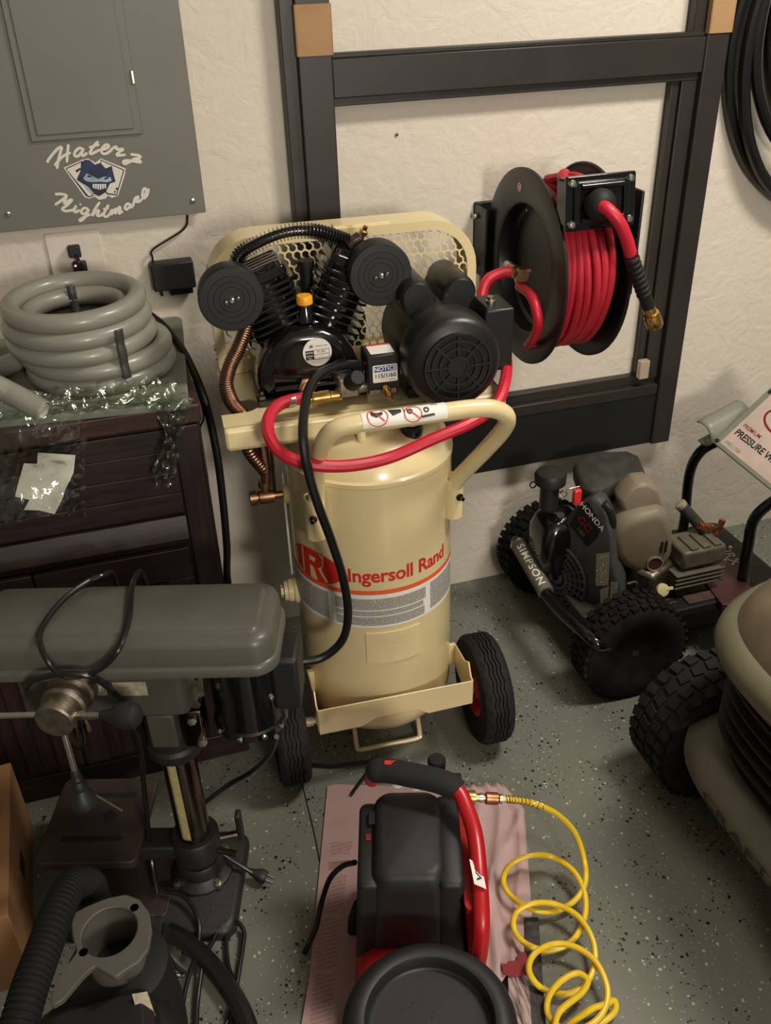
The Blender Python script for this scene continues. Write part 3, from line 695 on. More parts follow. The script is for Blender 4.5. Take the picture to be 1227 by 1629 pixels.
# wrap flat artwork onto the tank: x = arc length, y = height
def wrap(mb_src, th0, z0, dr, name, m, parent, rise=0.0):
    mb_src = fine(mb_src, .014); out = MB(); r_ = RT_ + dr
    for p in mb_src.v:
        th = th0 + p.x / RT_; out.v.append(V((r_ * math.sin(th), -r_ * math.cos(th), z0 + p.y + rise * p.x)))
    out.f = mb_src.f
    o = out.build(name, m, parent, flat=True); return o
def strip(x0, x1, y0, y1, n=40):
    mb = MB(); rows = [[V((x0 + (x1 - x0) * i / n, y, 0)) for i in range(n + 1)] for y in (y0, y1)]; mb.grid(rows); return mb
R_ = math.radians
th_c = R_(-12)
lab = wrap(strip(-0.27, 0.245, 0.452, 0.541), th_c, 0, 0.0006, 'label', 'white_print', tank)
wrap(strip(-0.27, 0.245, 0.541, 0.552), th_c, 0, 0.0007, 'label_stripe', 'orange_print', tank)
for (xa, xb, ya, yb) in ((-0.262, -0.105, .462, .533), (-0.088, 0.122, .500, .530), (-0.088, 0.115, .484, .497), (-0.088, 0.118, .458, .481), (0.136, 0.240, .462, .533)):
    wrap(strip(xa, xb, ya, yb, 24), th_c, 0, 0.0010, 'fine_print', 'fine_print', tank)
mb = MB(); put_text(mb, 'Ingersoll Rand', 0.0475, Matrix.Identity(4), bold=0.022, spacing=0.98, align='LEFT'); 
xs = [p.x for p in mb.v]; k = 0.242 / (max(xs) - min(xs))
for p in mb.v: p.x = (p.x - min(xs)) * k
wrap(mb, th_c + R_(-17), 0.589, 0.0008, 'lettering', 'red_print', tank, rise=0.0)
mb = MB(); n = 40
mb.prism([(0.082 * math.cos(2 * PI * i / n), 0.040 * math.sin(2 * PI * i / n)) for i in range(n)], 0, 0)
mb.f = mb.f[1:2]
def ell_ring(a, b_, w_): 
    m_ = MB(); n = 48
    m_.add([(a * math.cos(2 * PI * i / n), b_ * math.sin(2 * PI * i / n), 0) for i in range(n)] + [((a - w_) * math.cos(2 * PI * i / n), (b_ - w_) * math.sin(2 * PI * i / n), 0) for i in range(n)], [(i, (i + 1) % n, n + (i + 1) % n, n + i) for i in range(n)])
    return m_
wrap(ell_ring(0.078, 0.040, 0.0030), th_c + R_(-45), 0.590, 0.0008, 'logo', 'red_print', tank)
mb = MB()
def quad(*p): mb.add([(x, y, 0) for x, y in p], [list(range(len(p)))])
quad((-.060, -.025), (-.039, -.032), (-.039, .032), (-.060, .025))                       # I
quad((-.031, -.034), (-.011, -.036), (-.011, .036), (-.031, .034))                       # R stem
quad((-.011, .022), (.010, .022), (.016, .036), (-.011, .036)); quad((.006, .010), (.026, .006), (.027, .026), (.016, .036), (.010, .022)); quad((-.011, -.003), (.014, -.003), (.026, .006), (.006, .010), (-.011, .010))
quad((.000, -.003), (.014, -.003), (.034, -.035), (.012, -.036))                         # leg
k_ = 14
mb.add([(.030, .012, 0), (.024, -.004, 0), (.042, -.033, 0)] + [(.078 * math.cos(a), .040 * math.sin(a), 0) for a in [-0.98 + 1.95 * i / k_ for i in range(k_ + 1)]] + [(.032, .034, 0)], [list(range(k_ + 5))])
wrap(mb, th_c + R_(-45), 0.590, 0.0009, 'logo', 'red_print', tank)
# data plate welded on the tank
mb = MB(); n = 16; r0, r1 = RT_ - 0.001, RT_ + 0.0025
vs = []; 
for rr in (r0, r1):
    for z in (.352, .437):
        for i in range(n + 1):
            th = R_(-19 + 40 * i / n); vs.append((rr * math.sin(th), -rr * math.cos(th), z))
q = n + 1; fs = []
for i in range(n): fs += [(2 * q + i, 2 * q + i + 1, 3 * q + i + 1, 3 * q + i), (i, i + 1, 2 * q + i + 1, 2 * q + i), (q + i, 3 * q + i, 3 * q + i + 1, q + i + 1)]
fs += [(0, 2 * q, 3 * q, q), (n, q + n, 3 * q + n, 2 * q + n)]
pl = MB().add(vs, fs).build('data_plate', 'cream', tank)
for z, a0, a1 in ((.420, -14, 14), (.408, -12, 10), (.392, -6, 4), (.380, -6, 2), (.366, -4, 1)):
    s_ = strip(R_(a0) * RT_, R_(a1) * RT_, z - .002, z + .002, 8); wrap(s_, 0, 0, 0.0032, 'embossed_row', 'cream', pl)
# bosses on the tank's left side
def side(th, z): return V((RT_ * math.sin(th), -RT_ * math.cos(th), z)), V((math.sin(th), -math.cos(th), 0))
p, d = side(R_(-94), 0.452)
bo = MB().lathe([(.034, -.004), (.032, .006), (.028, .009), (.028, .020), (.024, .022), (.024, .030), (0, .030)], 20, aim(p, d)).build('boss', 'cream', tank)
MB().lathe([(.015, .030), (.015, .038), (0, .038)], 6, aim(p, d)).build('pipe_plug', 'yellow_cream', bo)
p, d = side(R_(-92), 0.715)
bo = MB().lathe([(.024, -.004), (.020, .008), (.018, .010), (0, .012)], 20, aim(p, d)).build('boss', 'cream', tank)
cv = MB(); cv.lathe([(.009, .008), (.009, .03), (.016, .03), (.017, .045), (.016, .062), (.012, .064), (.012, .068), (.0175, .068), (.0175, .082), (.008, .084), (0, .084)], 14, aim(p, d))
vtop = p + d * 0.047
cv.lathe([(.010, .0), (.010, .022), (.0145, .024), (.0145, .038), (.009, .040), (0, .04)], 10, aim(vtop, (0, 0, 1)))
cvo = cv.build('check_valve', 'bronze', T)
MB().tube(catmull([vtop + V((0.004, 0, 0.038)), vtop + V((0.006, 0, 0.08)), vtop + V((0.002, 0.01, 0.16))], 6), 0.011, 10).build('down_pipe', 'copper', T)
MB().tube(catmull([vtop + V((0.02, 0.012, 0.0)), vtop + V((0.022, 0.012, 0.08)), vtop + V((0.02, 0.02, 0.17))], 6), 0.0035, 8).build('unloader_line', 'copper', T)
p, d = side(R_(-96), 0.70); p2_, _ = side(R_(-97), 0.49)
MB().tube([p + d * 0.006 + V((0, 0, .06)), p + d * 0.008, p2_ + d * 0.008], 0.0028, 8).build('drain_line', 'white_print', T)
# tank bottom: axle bracket, foot bar
w_ = 0.184; yb = -0.196; th = 0.0022
br_poly = [(-w_, .262), (w_, .262), (w_, .192), (0.075, .188), (0.05, .207), (-0.05, .207), (-0.085, .188), (-w_, .188)]
MB().prism(br_poly, 0, 0.004, facing((0, yb, 0), (1, 0, 0), (0, 0, 1))).build('axle_bracket', 'cream', T, bevel=0.0012)
for sx in (-1, 1):
    x = sx * w_
    MB().prism([(0, .192), (0.07, .185), (0.14, .20), (0.14, .262), (0.06, .272), (0.03, .292), (0.012, .262), (0, .262)], -0.002, 0.002, facing((x, yb, 0), (0, 1, 0), (0, 0, 1))).build('bracket_wing', 'cream', T, bevel=0.0012)
    MB().bb((x - (0.03 if sx > 0 else 0), -0.065, .20), (x + (0 if sx > 0 else 0.03), -0.055, .262)).build('bracket_web', 'cream', T)
fz = 0.0075
f0 = A(563, 1150, y=-0.10); 
MB().tube(catmull([(-0.082, -0.06, .125), (-0.082, -0.075, .06), (-0.082, -0.092, .018), (-0.074, -0.098, fz), (0.0, -0.098, fz), (0.074, -0.098, fz), (0.082, -0.092, .018), (0.082, -0.075, .06), (0.082, -0.06, .125)], 8), 0.0062, 10).build('foot_bar', 'cream', T)
MB().cyl((-0.285, -0.10, .138), (0.285, -0.10, .138), .008, n=12).build('axle', 'cream', T)
# wheels
def tyre_profile(R, w2, rim, grooves):
    pr = [(rim, -w2 * .75), (rim + .012, -w2 * .92), (R - .028, -w2), (R - .010, -w2 * .94), (R - .003, -w2 * .80)]
    g = []
    n = grooves
    for k in range(n):
        c = (-0.62 + 1.24 * (k + .5) / n) * w2; h = 1.24 * w2 / n * 0.5
        g += [(R, c - h * .70), (R, c + h * .62), (R - .0055, c + h * .74), (R - .0055, c + h * 1.18)]
    pr += g[:-2] + [(R - .003, w2 * .80), (R - .010, w2 * .94), (R - .028, w2), (rim + .012, w2 * .92), (rim, w2 * .75)]
    return pr
def wheel_on(x, s):
    M = aim((x, -0.10, .138), (s, 0, 0))
    wz = MB(); prof = tyre_profile(.138, .038, .066, 5); n = 88
    m0 = len(prof); vs = []; fs = []
    for i in range(n):
        a = 2 * PI * i / n; sh = 0.0016 * (1 if i % 4 < 2 else -1)
        for (r_, z) in prof:
            zz = z + (sh if r_ > .130 and abs(z) < .030 else 0)
            rr = r_ - (0.0035 if (r_ > .132 and abs(z) > .029 and i % 4 < 2) else 0)
            vs.append((rr * math.cos(a), rr * math.sin(a), zz))
    for i in range(n):
        j = (i + 1) % n
        for k in range(m0 - 1): fs.append((i * m0 + k, j * m0 + k, j * m0 + k + 1, i * m0 + k + 1))
    wz.add(vs, fs, M); ty = wz.build('tyre', 'rubber', T, angle=25)
    rim = MB().lathe([(.0, -.020), (.018, -.022), (.022, -.030), (.030, -.018), (.052, -.014), (.060, -.026), (.067, -.030), (.067, .030), (.060, .026), (.052, .014), (.030, .018), (.022, .034), (.010, .036), (0, .036)], 28, M).build('hub', 'red_paint', T)
    MB().lathe([(.012, -.062), (.012, -.03), (0, -.03)], 12, M).build('bushing', 'cream', rim)
wheel_on(0.248, 1); wheel_on(-0.248, -1)
# handle with sleeves
hpx = [(502, 835, -.135), (503, 795, -.138), (504, 760, -.168), (508, 728, -.212), (515, 703, -.252), (532, 684, -.278), (565, 674, -.285), (620, 667, -.287), (690, 658, -.287), (752, 650, -.285), (788, 651, -.281), (806, 663, -.270), (801, 683, -.240), (776, 712, -.190), (746, 743, -.140), (727, 764, -.112), (721, 785, -.102), (720, 812, -.100)]
hp = catmull([A(x, y, y=yy) for x, y, yy in hpx], 8)
hd = MB().tube(hp, 0.0172, 14).build('handle', 'cream', T)
sL, sR = A(502, 820, y=-.136), A(721, 787, y=-.101)
for (x, y, z0, z1) in ((sL.x, sL.y, sL.z - .050, sL.z + .045), (sR.x, sR.y, sR.z - .050, sR.z + .045)):
    sl = MB().lathe([(.0222, 0), (.0222, z1 - z0), (.0175, z1 - z0), (.0175, .0)], 18, tr(x, y, z0), closed=True).build('handle_sleeve', 'cream', T)
    s = 1 if x > 0 else -1
    MB().bb((x - s * 0.034, y + 0.004, z0 + .02), (x + s * .010, y + .045, z1 - .01)).build('mount', 'cream', sl)
    bt = MB().lathe([(.0085, .018), (.0085, .025), (.0045, .026), (.0045, .036), (0, .036)], 8, aim((x, y, z0 + .055), (0.35 * s, -1, 0))).build('bolt', 'dark_chrome', sl)
# warning decal on the handle bar
dm = MB(); rows = []
for i in range(17):
    x = -0.070 + 0.155 * i / 16
    # bar centre at x
    c = min(hp, key=lambda p: abs(p.x - x) + (0 if p.z > sL.z + .14 else 9)); cy, cz = c.y, c.z
    rows.append([V((x, cy + 0.0179 * math.cos(a), cz + 0.0179 * math.sin(a))) for a in [R_(62 + 22 * k) for k in range(7)]])
dec = dm.grid(rows).build('warning_decal', 'white_print', hd)
bar_pts = [p for p in hp if p.z > sL.z + .14]
def bar_c(x):
    for p, q in zip(bar_pts, bar_pts[1:]):
        if (p.x - x) * (q.x - x) <= 0 and p.x != q.x: return p.lerp(q, (x - p.x) / (q.x - p.x))
    return min(bar_pts, key=lambda p: abs(p.x - x))
def on_bar(x, h, dr=0.0186):    # h: 0 top of bar .. height along the curve towards the front
    c = bar_c(x); a = R_(118) + h / 0.0179
    return V((x, c.y + dr * math.cos(a), c.z + dr * math.sin(a)))
def bar_art(polys, name, m):
    mb = MB()
    for poly in polys: mb.add([(x, h, 0) for x, h in poly], [list(range(len(poly)))])
    mb = fine(mb, .0035); mb.v = [on_bar(p.x, p.y) for p in mb.v]
    return mb.build(name, m, dec, flat=True)
def arc_band(cx, cy, r, w, a0, a1, n=20):
    out = []
    for i in range(n):
        a = R_(a0 + (a1 - a0) * i / n); b_ = R_(a0 + (a1 - a0) * (i + 1) / n)
        out.append([(cx + r * math.cos(a), cy + r * math.sin(a)), (cx + r * math.cos(b_), cy + r * math.sin(b_)), (cx + (r - w) * math.cos(b_), cy + (r - w) * math.sin(b_)), (cx + (r - w) * math.cos(a), cy + (r - w) * math.sin(a))])
    return out
bar_art(arc_band(-0.042, 0.004, .019, .0018, 0, 360) + [[(-.053, -.009), (-.051, -.0105), (-.029, .013), (-.031, .0145)]], 'prohibition_mark', 'red_print')
bar_art(arc_band(0.022, 0.006, .0165, .0018, 0, 360) + [[(.010, -.0045), (.012, -.006), (.034, .015), (.032, .0165)]], 'prohibition_mark', 'red_print')
bar_art([[(-.054, -.006), (-.040, -.003), (-.032, -.005), (-.032, .001), (-.044, .006), (-.052, .002)], [(-.021, -.009), (0.002, -.006), (.002, .001), (-.008, .004), (-.015, .006), (-.019, -.002)], [(.006, -.012), (.0072, -.012), (.0072, .013), (.006, .013)]] + arc_band(.017, .001, .0055, .003, 0, 360, 12) + arc_band(.047, .002, .0055, .003, 0, 360, 12) + [[(.035, .012), (.060, .010), (.062, .014), (.037, .016)], [(.058, -.010), (.070, -.009), (.070, -.0075), (.058, -.0085)]], 'pictogram', 'black_ink')
# drain knob under the bar
p = A(655, 683, y=-0.10)
kn = MB().lathe([(0.0, -.024), (.014, -.022), (.022, -.012), (.024, 0), (.022, .010), (.012, .014), (.010, .018), (0, .018)], 18, tr(p)).build('gauge', 'black_gloss', T)
MB().lathe([(.018, 0), (.018, .005), (.012, .006), (0, .006)], 14, tr(p + V((0, 0, .014)))).build('cap', 'steel', kn)
MB().cyl((-0.035, -0.115, .855), (-0.035, -0.105, .91), .010, n=12).build('port', 'cream', tank)
# deck
ZD = 0.940
fl = A(366, 690, z=ZD); frr = A(812, 622, z=ZD); yf = -0.112
xl, xr = -0.302, 0.268
deck = [(xl, yf + .008), (xr, yf + .008), (xr, 0.26), (xl + .01, 0.26), (xl + .01, 0.04)]
nc = V((xl + 0.045, -0.005))
nch = [(nc.x + .034 * math.cos(R_(a)), nc.y + .034 * math.sin(R_(a))) for a in range(60, -91, -15)]
deck += [(xl + .01, nc.y + .032)] + nch + [(xl, nc.y - .034)]
dk = MB().prism(deck, ZD - .004, ZD).build('deck', 'cream', T, bevel=0.001)
bend = [(yf + .012, ZD - .001), (yf + .008, ZD - .001)] + [(yf + .008 - .008 * math.sin(R_(a)), ZD - .009 + .008 * math.cos(R_(a))) for a in (15, 30, 45, 60, 75, 90)] + [(yf, ZD - .036), (yf, ZD - .044)]
MB().grid([[(xl + (.006 if k == len(bend) - 1 else 0), y, z) for k, (y, z) in enumerate(bend)]] + [[(x, y, z) for y, z in bend] for x in (xl + .008, xr - .008)] + [[(xr - (.006 if k == len(bend) - 1 else 0), y, z) for k, (y, z) in enumerate(bend)]]).build('front_flange', 'cream', dk, solid=.003, angle=60)
MB().box((xr - 0.002, (yf + 0.26) / 2, ZD - .02), (0.004, 0.26 - yf, .04)).build('side_flange', 'cream', dk)
# belt guard: rim, perforated front, solid skirt
GY = 0.165; gx0 = A(340, 520, y=GY).x; gx1 = A(757, 440, y=GY).x; gz1 = A(560, 352, y=GY + .05).z
gw = gx1 - gx0; gcx = (gx0 + gx1) / 2; gz0 = ZD + .001; gh = gz1 - gz0; gcz = (gz0 + gz1) / 2
def gshape(ins, r, n=8):
    w2, h2 = gw - 2 * ins, gh - 2 * ins
    out = []
    for (sx, sz, a0, rr) in ((1, -1, -90, .02), (1, 1, 0, r), (-1, 1, 90, r), (-1, -1, 180, .02)):
        rr = max(rr - ins, .004)
        for k in range(n + 1):
            a = R_(a0 + 90 * k / n); out.append((gcx + sx * (w2 / 2 - rr) + rr * math.cos(a), gcz + sz * (h2 / 2 - rr) + rr * math.sin(a)))
    return out
GM = facing((0, GY, 0), (1, 0, 0), (0, 0, 1))      # local z points to the camera (-y)
gd = MB().ring(gshape(0, .105), gshape(0.003, .105), -0.085, 0.0, GM).build('belt_guard', 'cream', T, bevel=0.001)
MB().ring(gshape(0, .105), gshape(0.020, .105), 0.0, 0.002, GM).build('guard_rim', 'cream', gd)
MB().ring(gshape(0.001, .105), gshape(0.016, .105), -0.087, -0.085, GM).build('guard_back_rim', 'cream', gd)
MB().bb((gx0 + .018, GY - .001, gz0), (gx1 - .018, GY + .001, gz0 + .030)).build('guard_skirt', 'cream', gd)
perf = MB(); pitch = 0.0172; zz = 0; row = 0
inset = gshape(0.012, .105)
def inside(x, z, poly):
    c = False; n = len(poly)
    for i in range(n):
        x1, z1 = poly[i]; x2, z2 = poly[(i + 1) % n]
        if (z1 > z) != (z2 > z) and x < (x2 - x1) * (z - z1) / (z2 - z1) + x1: c = not c
    return c
dz = pitch * math.sqrt(3) / 2; row = 0; z = gz0 + .034
while z < gz1:
    nx = int(gw / pitch) + 2
    for i in range(nx):
        x = gx0 + i * pitch + (pitch / 2 if row % 2 else 0)
        if not inside(x, z, inset): continue
        vs = []; fs = []; n = 12; Rc = pitch / 2 / math.cos(PI / 6)
        for dy in (0.0, -0.0012):
            for k in range(n):
                a = 2 * PI * k / n + PI / 6
                ro = Rc if k % 2 == 0 else pitch / 2
                vs.append((x + ro * math.cos(a), z + ro * math.sin(a), dy))
            for k in range(n):
                a = 2 * PI * k / n + PI / 6; vs.append((x + pitch * .415 * math.cos(a), z + pitch * .415 * math.sin(a), dy))
        open_dir = R_(-60) if row % 2 == 0 else R_(120)
        for k in range(n):
            am = 2 * PI * (k + .5) / n + PI / 6
            if math.cos(am - open_dir) > math.cos(R_(20)): continue
            j = (k + 1) % n
            fs += [(k, j, n + j, n + k), (n + k, n + j, 3 * n + j, 3 * n + k)]
        perf.add(vs, fs, GM)
    z += dz; row += 1
po = perf.build('perforated_panel', 'cream', gd, flat=True); po['kind'] = 'stuff'
MB().bb((gcx - .02, GY + .005, gz1 - .001), (gcx + .10, GY + .03, gz1 + .004)).build('clip', 'cream', gd, bevel=.001)
# flywheel and motor pulley behind the mesh
fw = A(488, 520, y=GY + .045)
f_ = MB(); f_.lathe([(.120, -.018), (.132, -.016), (.132, .016), (.120, .018), (.112, .010), (.112, -.010)], 40, aim((fw.x, GY + .045, fw.z), (0, -1, 0)), closed=True)
for k in range(4):
    a = PI / 4 + k * PI / 2; f_.box((0, .06, 0), (.030, .112, .014), aim((fw.x, GY + .045, fw.z), (0, -1, 0)) @ rot('Z', math.degrees(a)))
f_.lathe([(.03, -.03), (.03, .03)], 16, aim((fw.x, GY + .045, fw.z), (0, -1, 0)))
f_.build('flywheel', 'black_shade', T)
# motor
MZ = A(728, 582, y=-0.165)
mx_, mz_ = MZ.x, MZ.z
MM = aim((mx_, -0.165, mz_), (0, 1, 0)) @ Matrix.Diagonal((.92, .92, 1, 1))
mo = MB().lathe([(.0, -.004), (.020, -.004), (.022, -.001), (.066, -.001), (.072, .003), (.088, .006), (.098, .014), (.103, .030), (.104, .075), (.099, .090), (.096, .092), (.096, .250), (.092, .262), (.06, .275), (.015, .277), (.015, .33), (0, .33)], 44, MM).build('motor', 'black_satin', T)
# fan grille slots: dark of the openings painted on as flat patches
gr = MB()
for (ra, rb_, cnt) in ((.026, .036, 8), (.043, .053, 8), (.059, .068, 8)):
    for k in range(cnt):
        a0 = 2 * PI * k / cnt + .10; a1 = 2 * PI * (k + 1) / cnt - .10; n = 5
        vs = []; 
        for i in range(n + 1):
            a = a0 + (a1 - a0) * i / n
            vs += [(ra * math.cos(a), ra * math.sin(a), -.0022), (rb_ * math.cos(a), rb_ * math.sin(a), -.0022)]
        gr.add(vs, [(2 * i, 2 * i + 1, 2 * i + 3, 2 * i + 2) for i in range(n)], MM)
gs = gr.build('vent_slots', 'black_shade', mo, flat=True); gs['kind'] = 'stuff'
rb2 = MB()
for r_ in (.021, .0395, .056, .0705): rb2.lathe([(r_ - .0022, -.001), (r_ - .0022, -.0065), (r_ + .0022, -.0065), (r_ + .0022, -.001)], 36, MM, closed=True)
for k in range(8): rb2.box((.045, 0, -.004), (.050, .0045, .006), MM @ rot('Z', 45 * k + 0))
rb2.build('fan_grille', 'black_satin', mo)
for s, ang in ((-1, 24), (1, -24)):
    a = R_(90 + ang); c = V((mx_ + .108 * math.cos(a), 0, mz_ + .108 * math.sin(a)))
    prof = [(0, -.001), (.028, 0), (.033, .006), (.034, .012), (.034, .125), (.031, .133), (0, .135)]
    MB().lathe(prof, 22, aim((c.x, -0.045, c.z), (0, 1, 0))).build('capacitor_cover', 'black_satin', mo)
    MB().box((0, 0, 0), (.064, .134, .05), tr(mx_ + .088 * math.cos(a), 0.022, mz_ + .088 * math.sin(a)) @ rot('Y', -(ang if s < 0 else ang))).build('cover_base', 'black_satin', mo, bevel=.006)
jb = MB().box((mx_ + .116, -.03, mz_ + .005), (.060, .095, .130)).build('junction_box', 'black_satin', mo, bevel=.004)
MB().box((mx_ + .084, -.03, mz_ + .008), (.006, .112, .145)).build('box_flange', 'black_satin', mo, bevel=.003)
MB().box((mx_, 0.0, ZD + .012), (.15, .16, .022)).build('motor_base', 'black_satin', mo, bevel=.003)
MB().box((mx_ - .07, 0, ZD + .03), (.012, .14, .05)).build('base_foot', 'black_satin', mo, bevel=.002)
MB().box((mx_ + .07, 0, ZD + .03), (.012, .14, .05)).build('base_foot', 'black_satin', mo, bevel=.002)
pl_ = A(803, 505, y=-.03)
MB().lathe([(.010, 0), (.010, .004), (.007, .005), (.007, .012), (0, .013)], 12, tr(mx_ + .112, -.03, mz_ + .070)).build('conduit_nut', 'zinc', jb)
# pump crankcase
CX = A(490, 560, y=0.0).x
def case(y, k, zoff=0.0):
    pts_ = [(-.104, ZD + .012), (.104, ZD + .012), (.108, ZD + .034), (.103, ZD + .066), (.090, ZD + .098), (.068, ZD + .126), (.034, ZD + .147), (-.034, ZD + .147), (-.068, ZD + .126), (-.090, ZD + .098), (-.103, ZD + .066), (-.108, ZD + .034)]
    return [V((CX + x * k, y, (z - ZD - .07) * k + ZD + .07)) for x, z in pts_]
pump = MB().loft([case(-.022, .72), case(-.020, .86), case(-.008, .97), case(.010, 1.0), case(.13, 1.0), case(.145, .9)]).build('crankcase', 'black_gloss', T, bevel=.008, seg=3, angle=60)
MB().box((CX, .055, ZD + .008), (.225, .17, .016)).build('base_flange', 'black_gloss', pump, bevel=.003)
for sx in (-1, 1):
    MB().lathe([(.011, 0), (.011, .007), (.006, .008), (.006, .016), (0, .016)], 6, tr(CX + sx * .102, -.018, ZD + .016)).build('bolt', 'dark_chrome', pump)
MB().box((CX, -.024, ZD + .034), (.150, .006, .010)).build('case_lip', 'black_gloss', pump, bevel=.002)
# round rating label on the crankcase
lc = A(505, 560, y=-.0230)
LM = facing((lc.x, -.0232, lc.z), (1, 0, 0.03), (0, 0, 1))
lb = MB().prism([(.029 * math.cos(2 * PI * i / 32), .029 * math.sin(2 * PI * i / 32)) for i in range(32)], 0, .0006, LM).build('rating_label', 'white_print', pump)
t_ = MB(); 
t_.prism([(-.024, -.014), (-.007, -.014), (-.007, .005), (-.024, .005)], .0006, .0009, LM)
for (xa, xb, ya, yb2) in ((-.007, .024, -.0145, -.0137), (-.007, .024, -.0050, -.0042), (-.007, .024, .0045, .0053), (.0234, .0242, -.0145, .0053)): t_.prism([(xa, ya), (xb, ya), (xb, yb2), (xa, yb2)], .0006, .0009, LM)
put_text(t_, 'P1.5IU', .0065, LM @ tr(.008, .0005, .0010), bold=.01)
put_text(t_, 'IR', .0085, LM @ tr(-.012, .0125, .0010), bold=.03, shear=.3)
put_text(t_, 'INGERSOLL RAND', .0032, LM @ tr(.009, .0125, .0010), bold=.01)
t_.build('label_print', 'black_ink', lb, flat=True)
t_ = MB(); put_text(t_, 'MODEL', .0045, LM @ tr(-.0155, .0005, .0012), bold=.01); put_text(t_, 'SERIAL', .0045, LM @ tr(-.0155, -.0065, .0012), bold=.01); put_text(t_, 'NO.', .0040, LM @ tr(-.0155, -.0115, .0012), bold=.01)
t_.build('label_print', 'white_print', lb, flat=True)
# oil filler with yellow cap
yc = A(485, 486, y=.03)
of = MB().lathe([(.020, -.03), (.015, 0), (.013, .004), (0, .004)], 16, tr(yc.x, .03, yc.z)).build('oil_filler', 'black_gloss', pump)
MB().lathe([(.0145, 0), (.0165, .002), (.0165, .015), (.0145, .018), (0, .018)], 18, tr(yc.x, .03, yc.z + .003)).build('oil_cap', 'yellow_cap', of)
br_ = A(488, 440, y=.12); MB().lathe([(.014, -.05), (.014, .02), (.018, .021), (.018, .034), (0, .036)], 14, tr(br_.x, .12, br_.z)).build('breather', 'black_matt', pump)
# two finned cylinders in a V
def cylinder(p0, p1, fp, s):
    p0, p1 = V(p0), V(p1); d = (p1 - p0); Lc = d.length; M = aim(p0, d, (0, 1, 0))
    c = MB().lathe([(.046, 0), (.046, Lc)], 20, M).build('cylinder', 'black_gloss', pump)
    nf = 9
    for k in range(nf):
        z = Lc * (.18 + .60 * k / (nf - 1)); sz = .104 + .008 * math.sin(k * .9)
        MB().prism(rrect(sz + .012, sz, .018, 4), z - .0026, z + .0026, M).build('fin', 'black_gloss', c, bevel=.0008, seg=1)
    hd_ = MB().prism(rrect(.108, .100, .014, 4), Lc * .84, Lc * .84 + .020, M).build('cylinder_head', 'black_gloss', c, bevel=.003)
    for k in range(5):
        MB().box((0, -.036 + .018 * k, Lc * .84 + .024), (.092, .0045, .012), M).build('head_fin', 'black_gloss', hd_, bevel=.001, seg=1)
    for sx in (-1, 1):
        for sy in (-1, 1): MB().lathe([(.0055, .018), (.0055, .030), (0, .031)], 6, M @ tr(sx * .040, sy * .036, Lc * .84)).build('head_bolt', 'dark_chrome', hd_)
    # air filter canister facing the room
    f0 = V(fp); FM = aim(f0, (0, -1, 0))
    fl_ = MB().lathe([(.058, -.048), (.062, -.044), (.063, -.005), (.060, .0), (.0455, .0004), (.045, -.0004), (.0445, .0004), (.0345, .0004), (.034, -.0004), (.0335, .0004), (.0245, .0004), (.024, -.0004), (.0235, .0004), (0, .0004)], 40, FM).build('air_filter', 'filter_black', c)
    wn = MB().lathe([(.0052, 0), (.0052, .006), (.003, .008), (.003, .011), (0, .011)], 10, FM)
    for q in (-1, 1): wn.ball(f0 + V((q * .0115, -.006, q * .003)), .0042, n=8)
    wn.build('wing_nut', 'steel', fl_)
    MB().cyl(f0 + V((0, .045, 0)), V((f0.x, p1.y, f0.z)), .020, n=14).build('intake_neck', 'black_gloss', c)
cylinder(A(462, 545, y=.075), A(404, 420, y=.075), A(369, 477, y=-.010), -1)
cylinder(A(508, 545, y=.075), A(566, 396, y=.075), A(606, 438, y=-.010), 1)
# finned intercooler tube between the heads
q = [A(372, 440, y=.06), A(380, 408, y=.055), A(408, 388, y=.05), A(450, 371, y=.05), A(490, 367, y=.05), A(525, 374, y=.055), A(556, 385, y=.06)]
pth = catmull(q, 14)
ic = MB().tube(pth, .0095, 12).build('intercooler', 'black_gloss', pump)
fins = MB(); acc = 0.0; 
for i in range(1, len(pth) - 1):
    acc += (pth[i] - pth[i - 1]).length
    if acc > .0046:
        acc = 0.0; fins.lathe([(.009, -.0007), (.0155, -.0006), (.0155, .0006), (.009, .0007)], 12, aim(pth[i], pth[i + 1] - pth[i - 1]), closed=True)
fo = fins.build('cooling_fins', 'black_gloss', ic, angle=20); fo['kind'] = 'stuff'
e_ = A(566, 388, y=.055); MB().box((0, 0, 0), (.034, .030, .030), tr(e_) @ rot('Y', -28)).build('elbow', 'dark_chrome', pump, bevel=.003)
e2 = A(577, 373, y=.08); MB().lathe([(.006, -.02), (.006, 0), (.009, .001), (.009, .008), (.005, .010), (.005, .018), (0, .018)], 8, aim(e2, (.3, -.2, .8))).build('relief_valve', 'brass', pump)
# corrugated copper discharge pipe
q = [A(388, 490, y=.045), A(391, 520, y=.04), A(380, 553, y=.03), A(366, 583, y=.015), A(360, 612, y=.0), A(368, 638, y=-.005), A(382, 655, y=-.008)]
last = q[-1]; q += [V((nc.x, nc.y, ZD - .03)), V((nc.x + .004, nc.y, ZD - .10)), vtop + V((.004, .005, .06))]
pth = catmull(q, 52); rr = [.0138 + (.0016 if i % 6 < 3 else -.0006) for i in range(len(pth))]
MB().tube(pth, rr, 14).build('discharge_pipe', 'copper', T, angle=80)
for i in (0, 1):
    b0 = V((gx0 + .002, GY + .02 - .0, ZD + .035 + i * .022)); MB().lathe([(.007, 0), (.007, .007), (0, .007)], 6, aim(b0, (-1, 0, 0))).build('side_bolt', 'steel', gd)
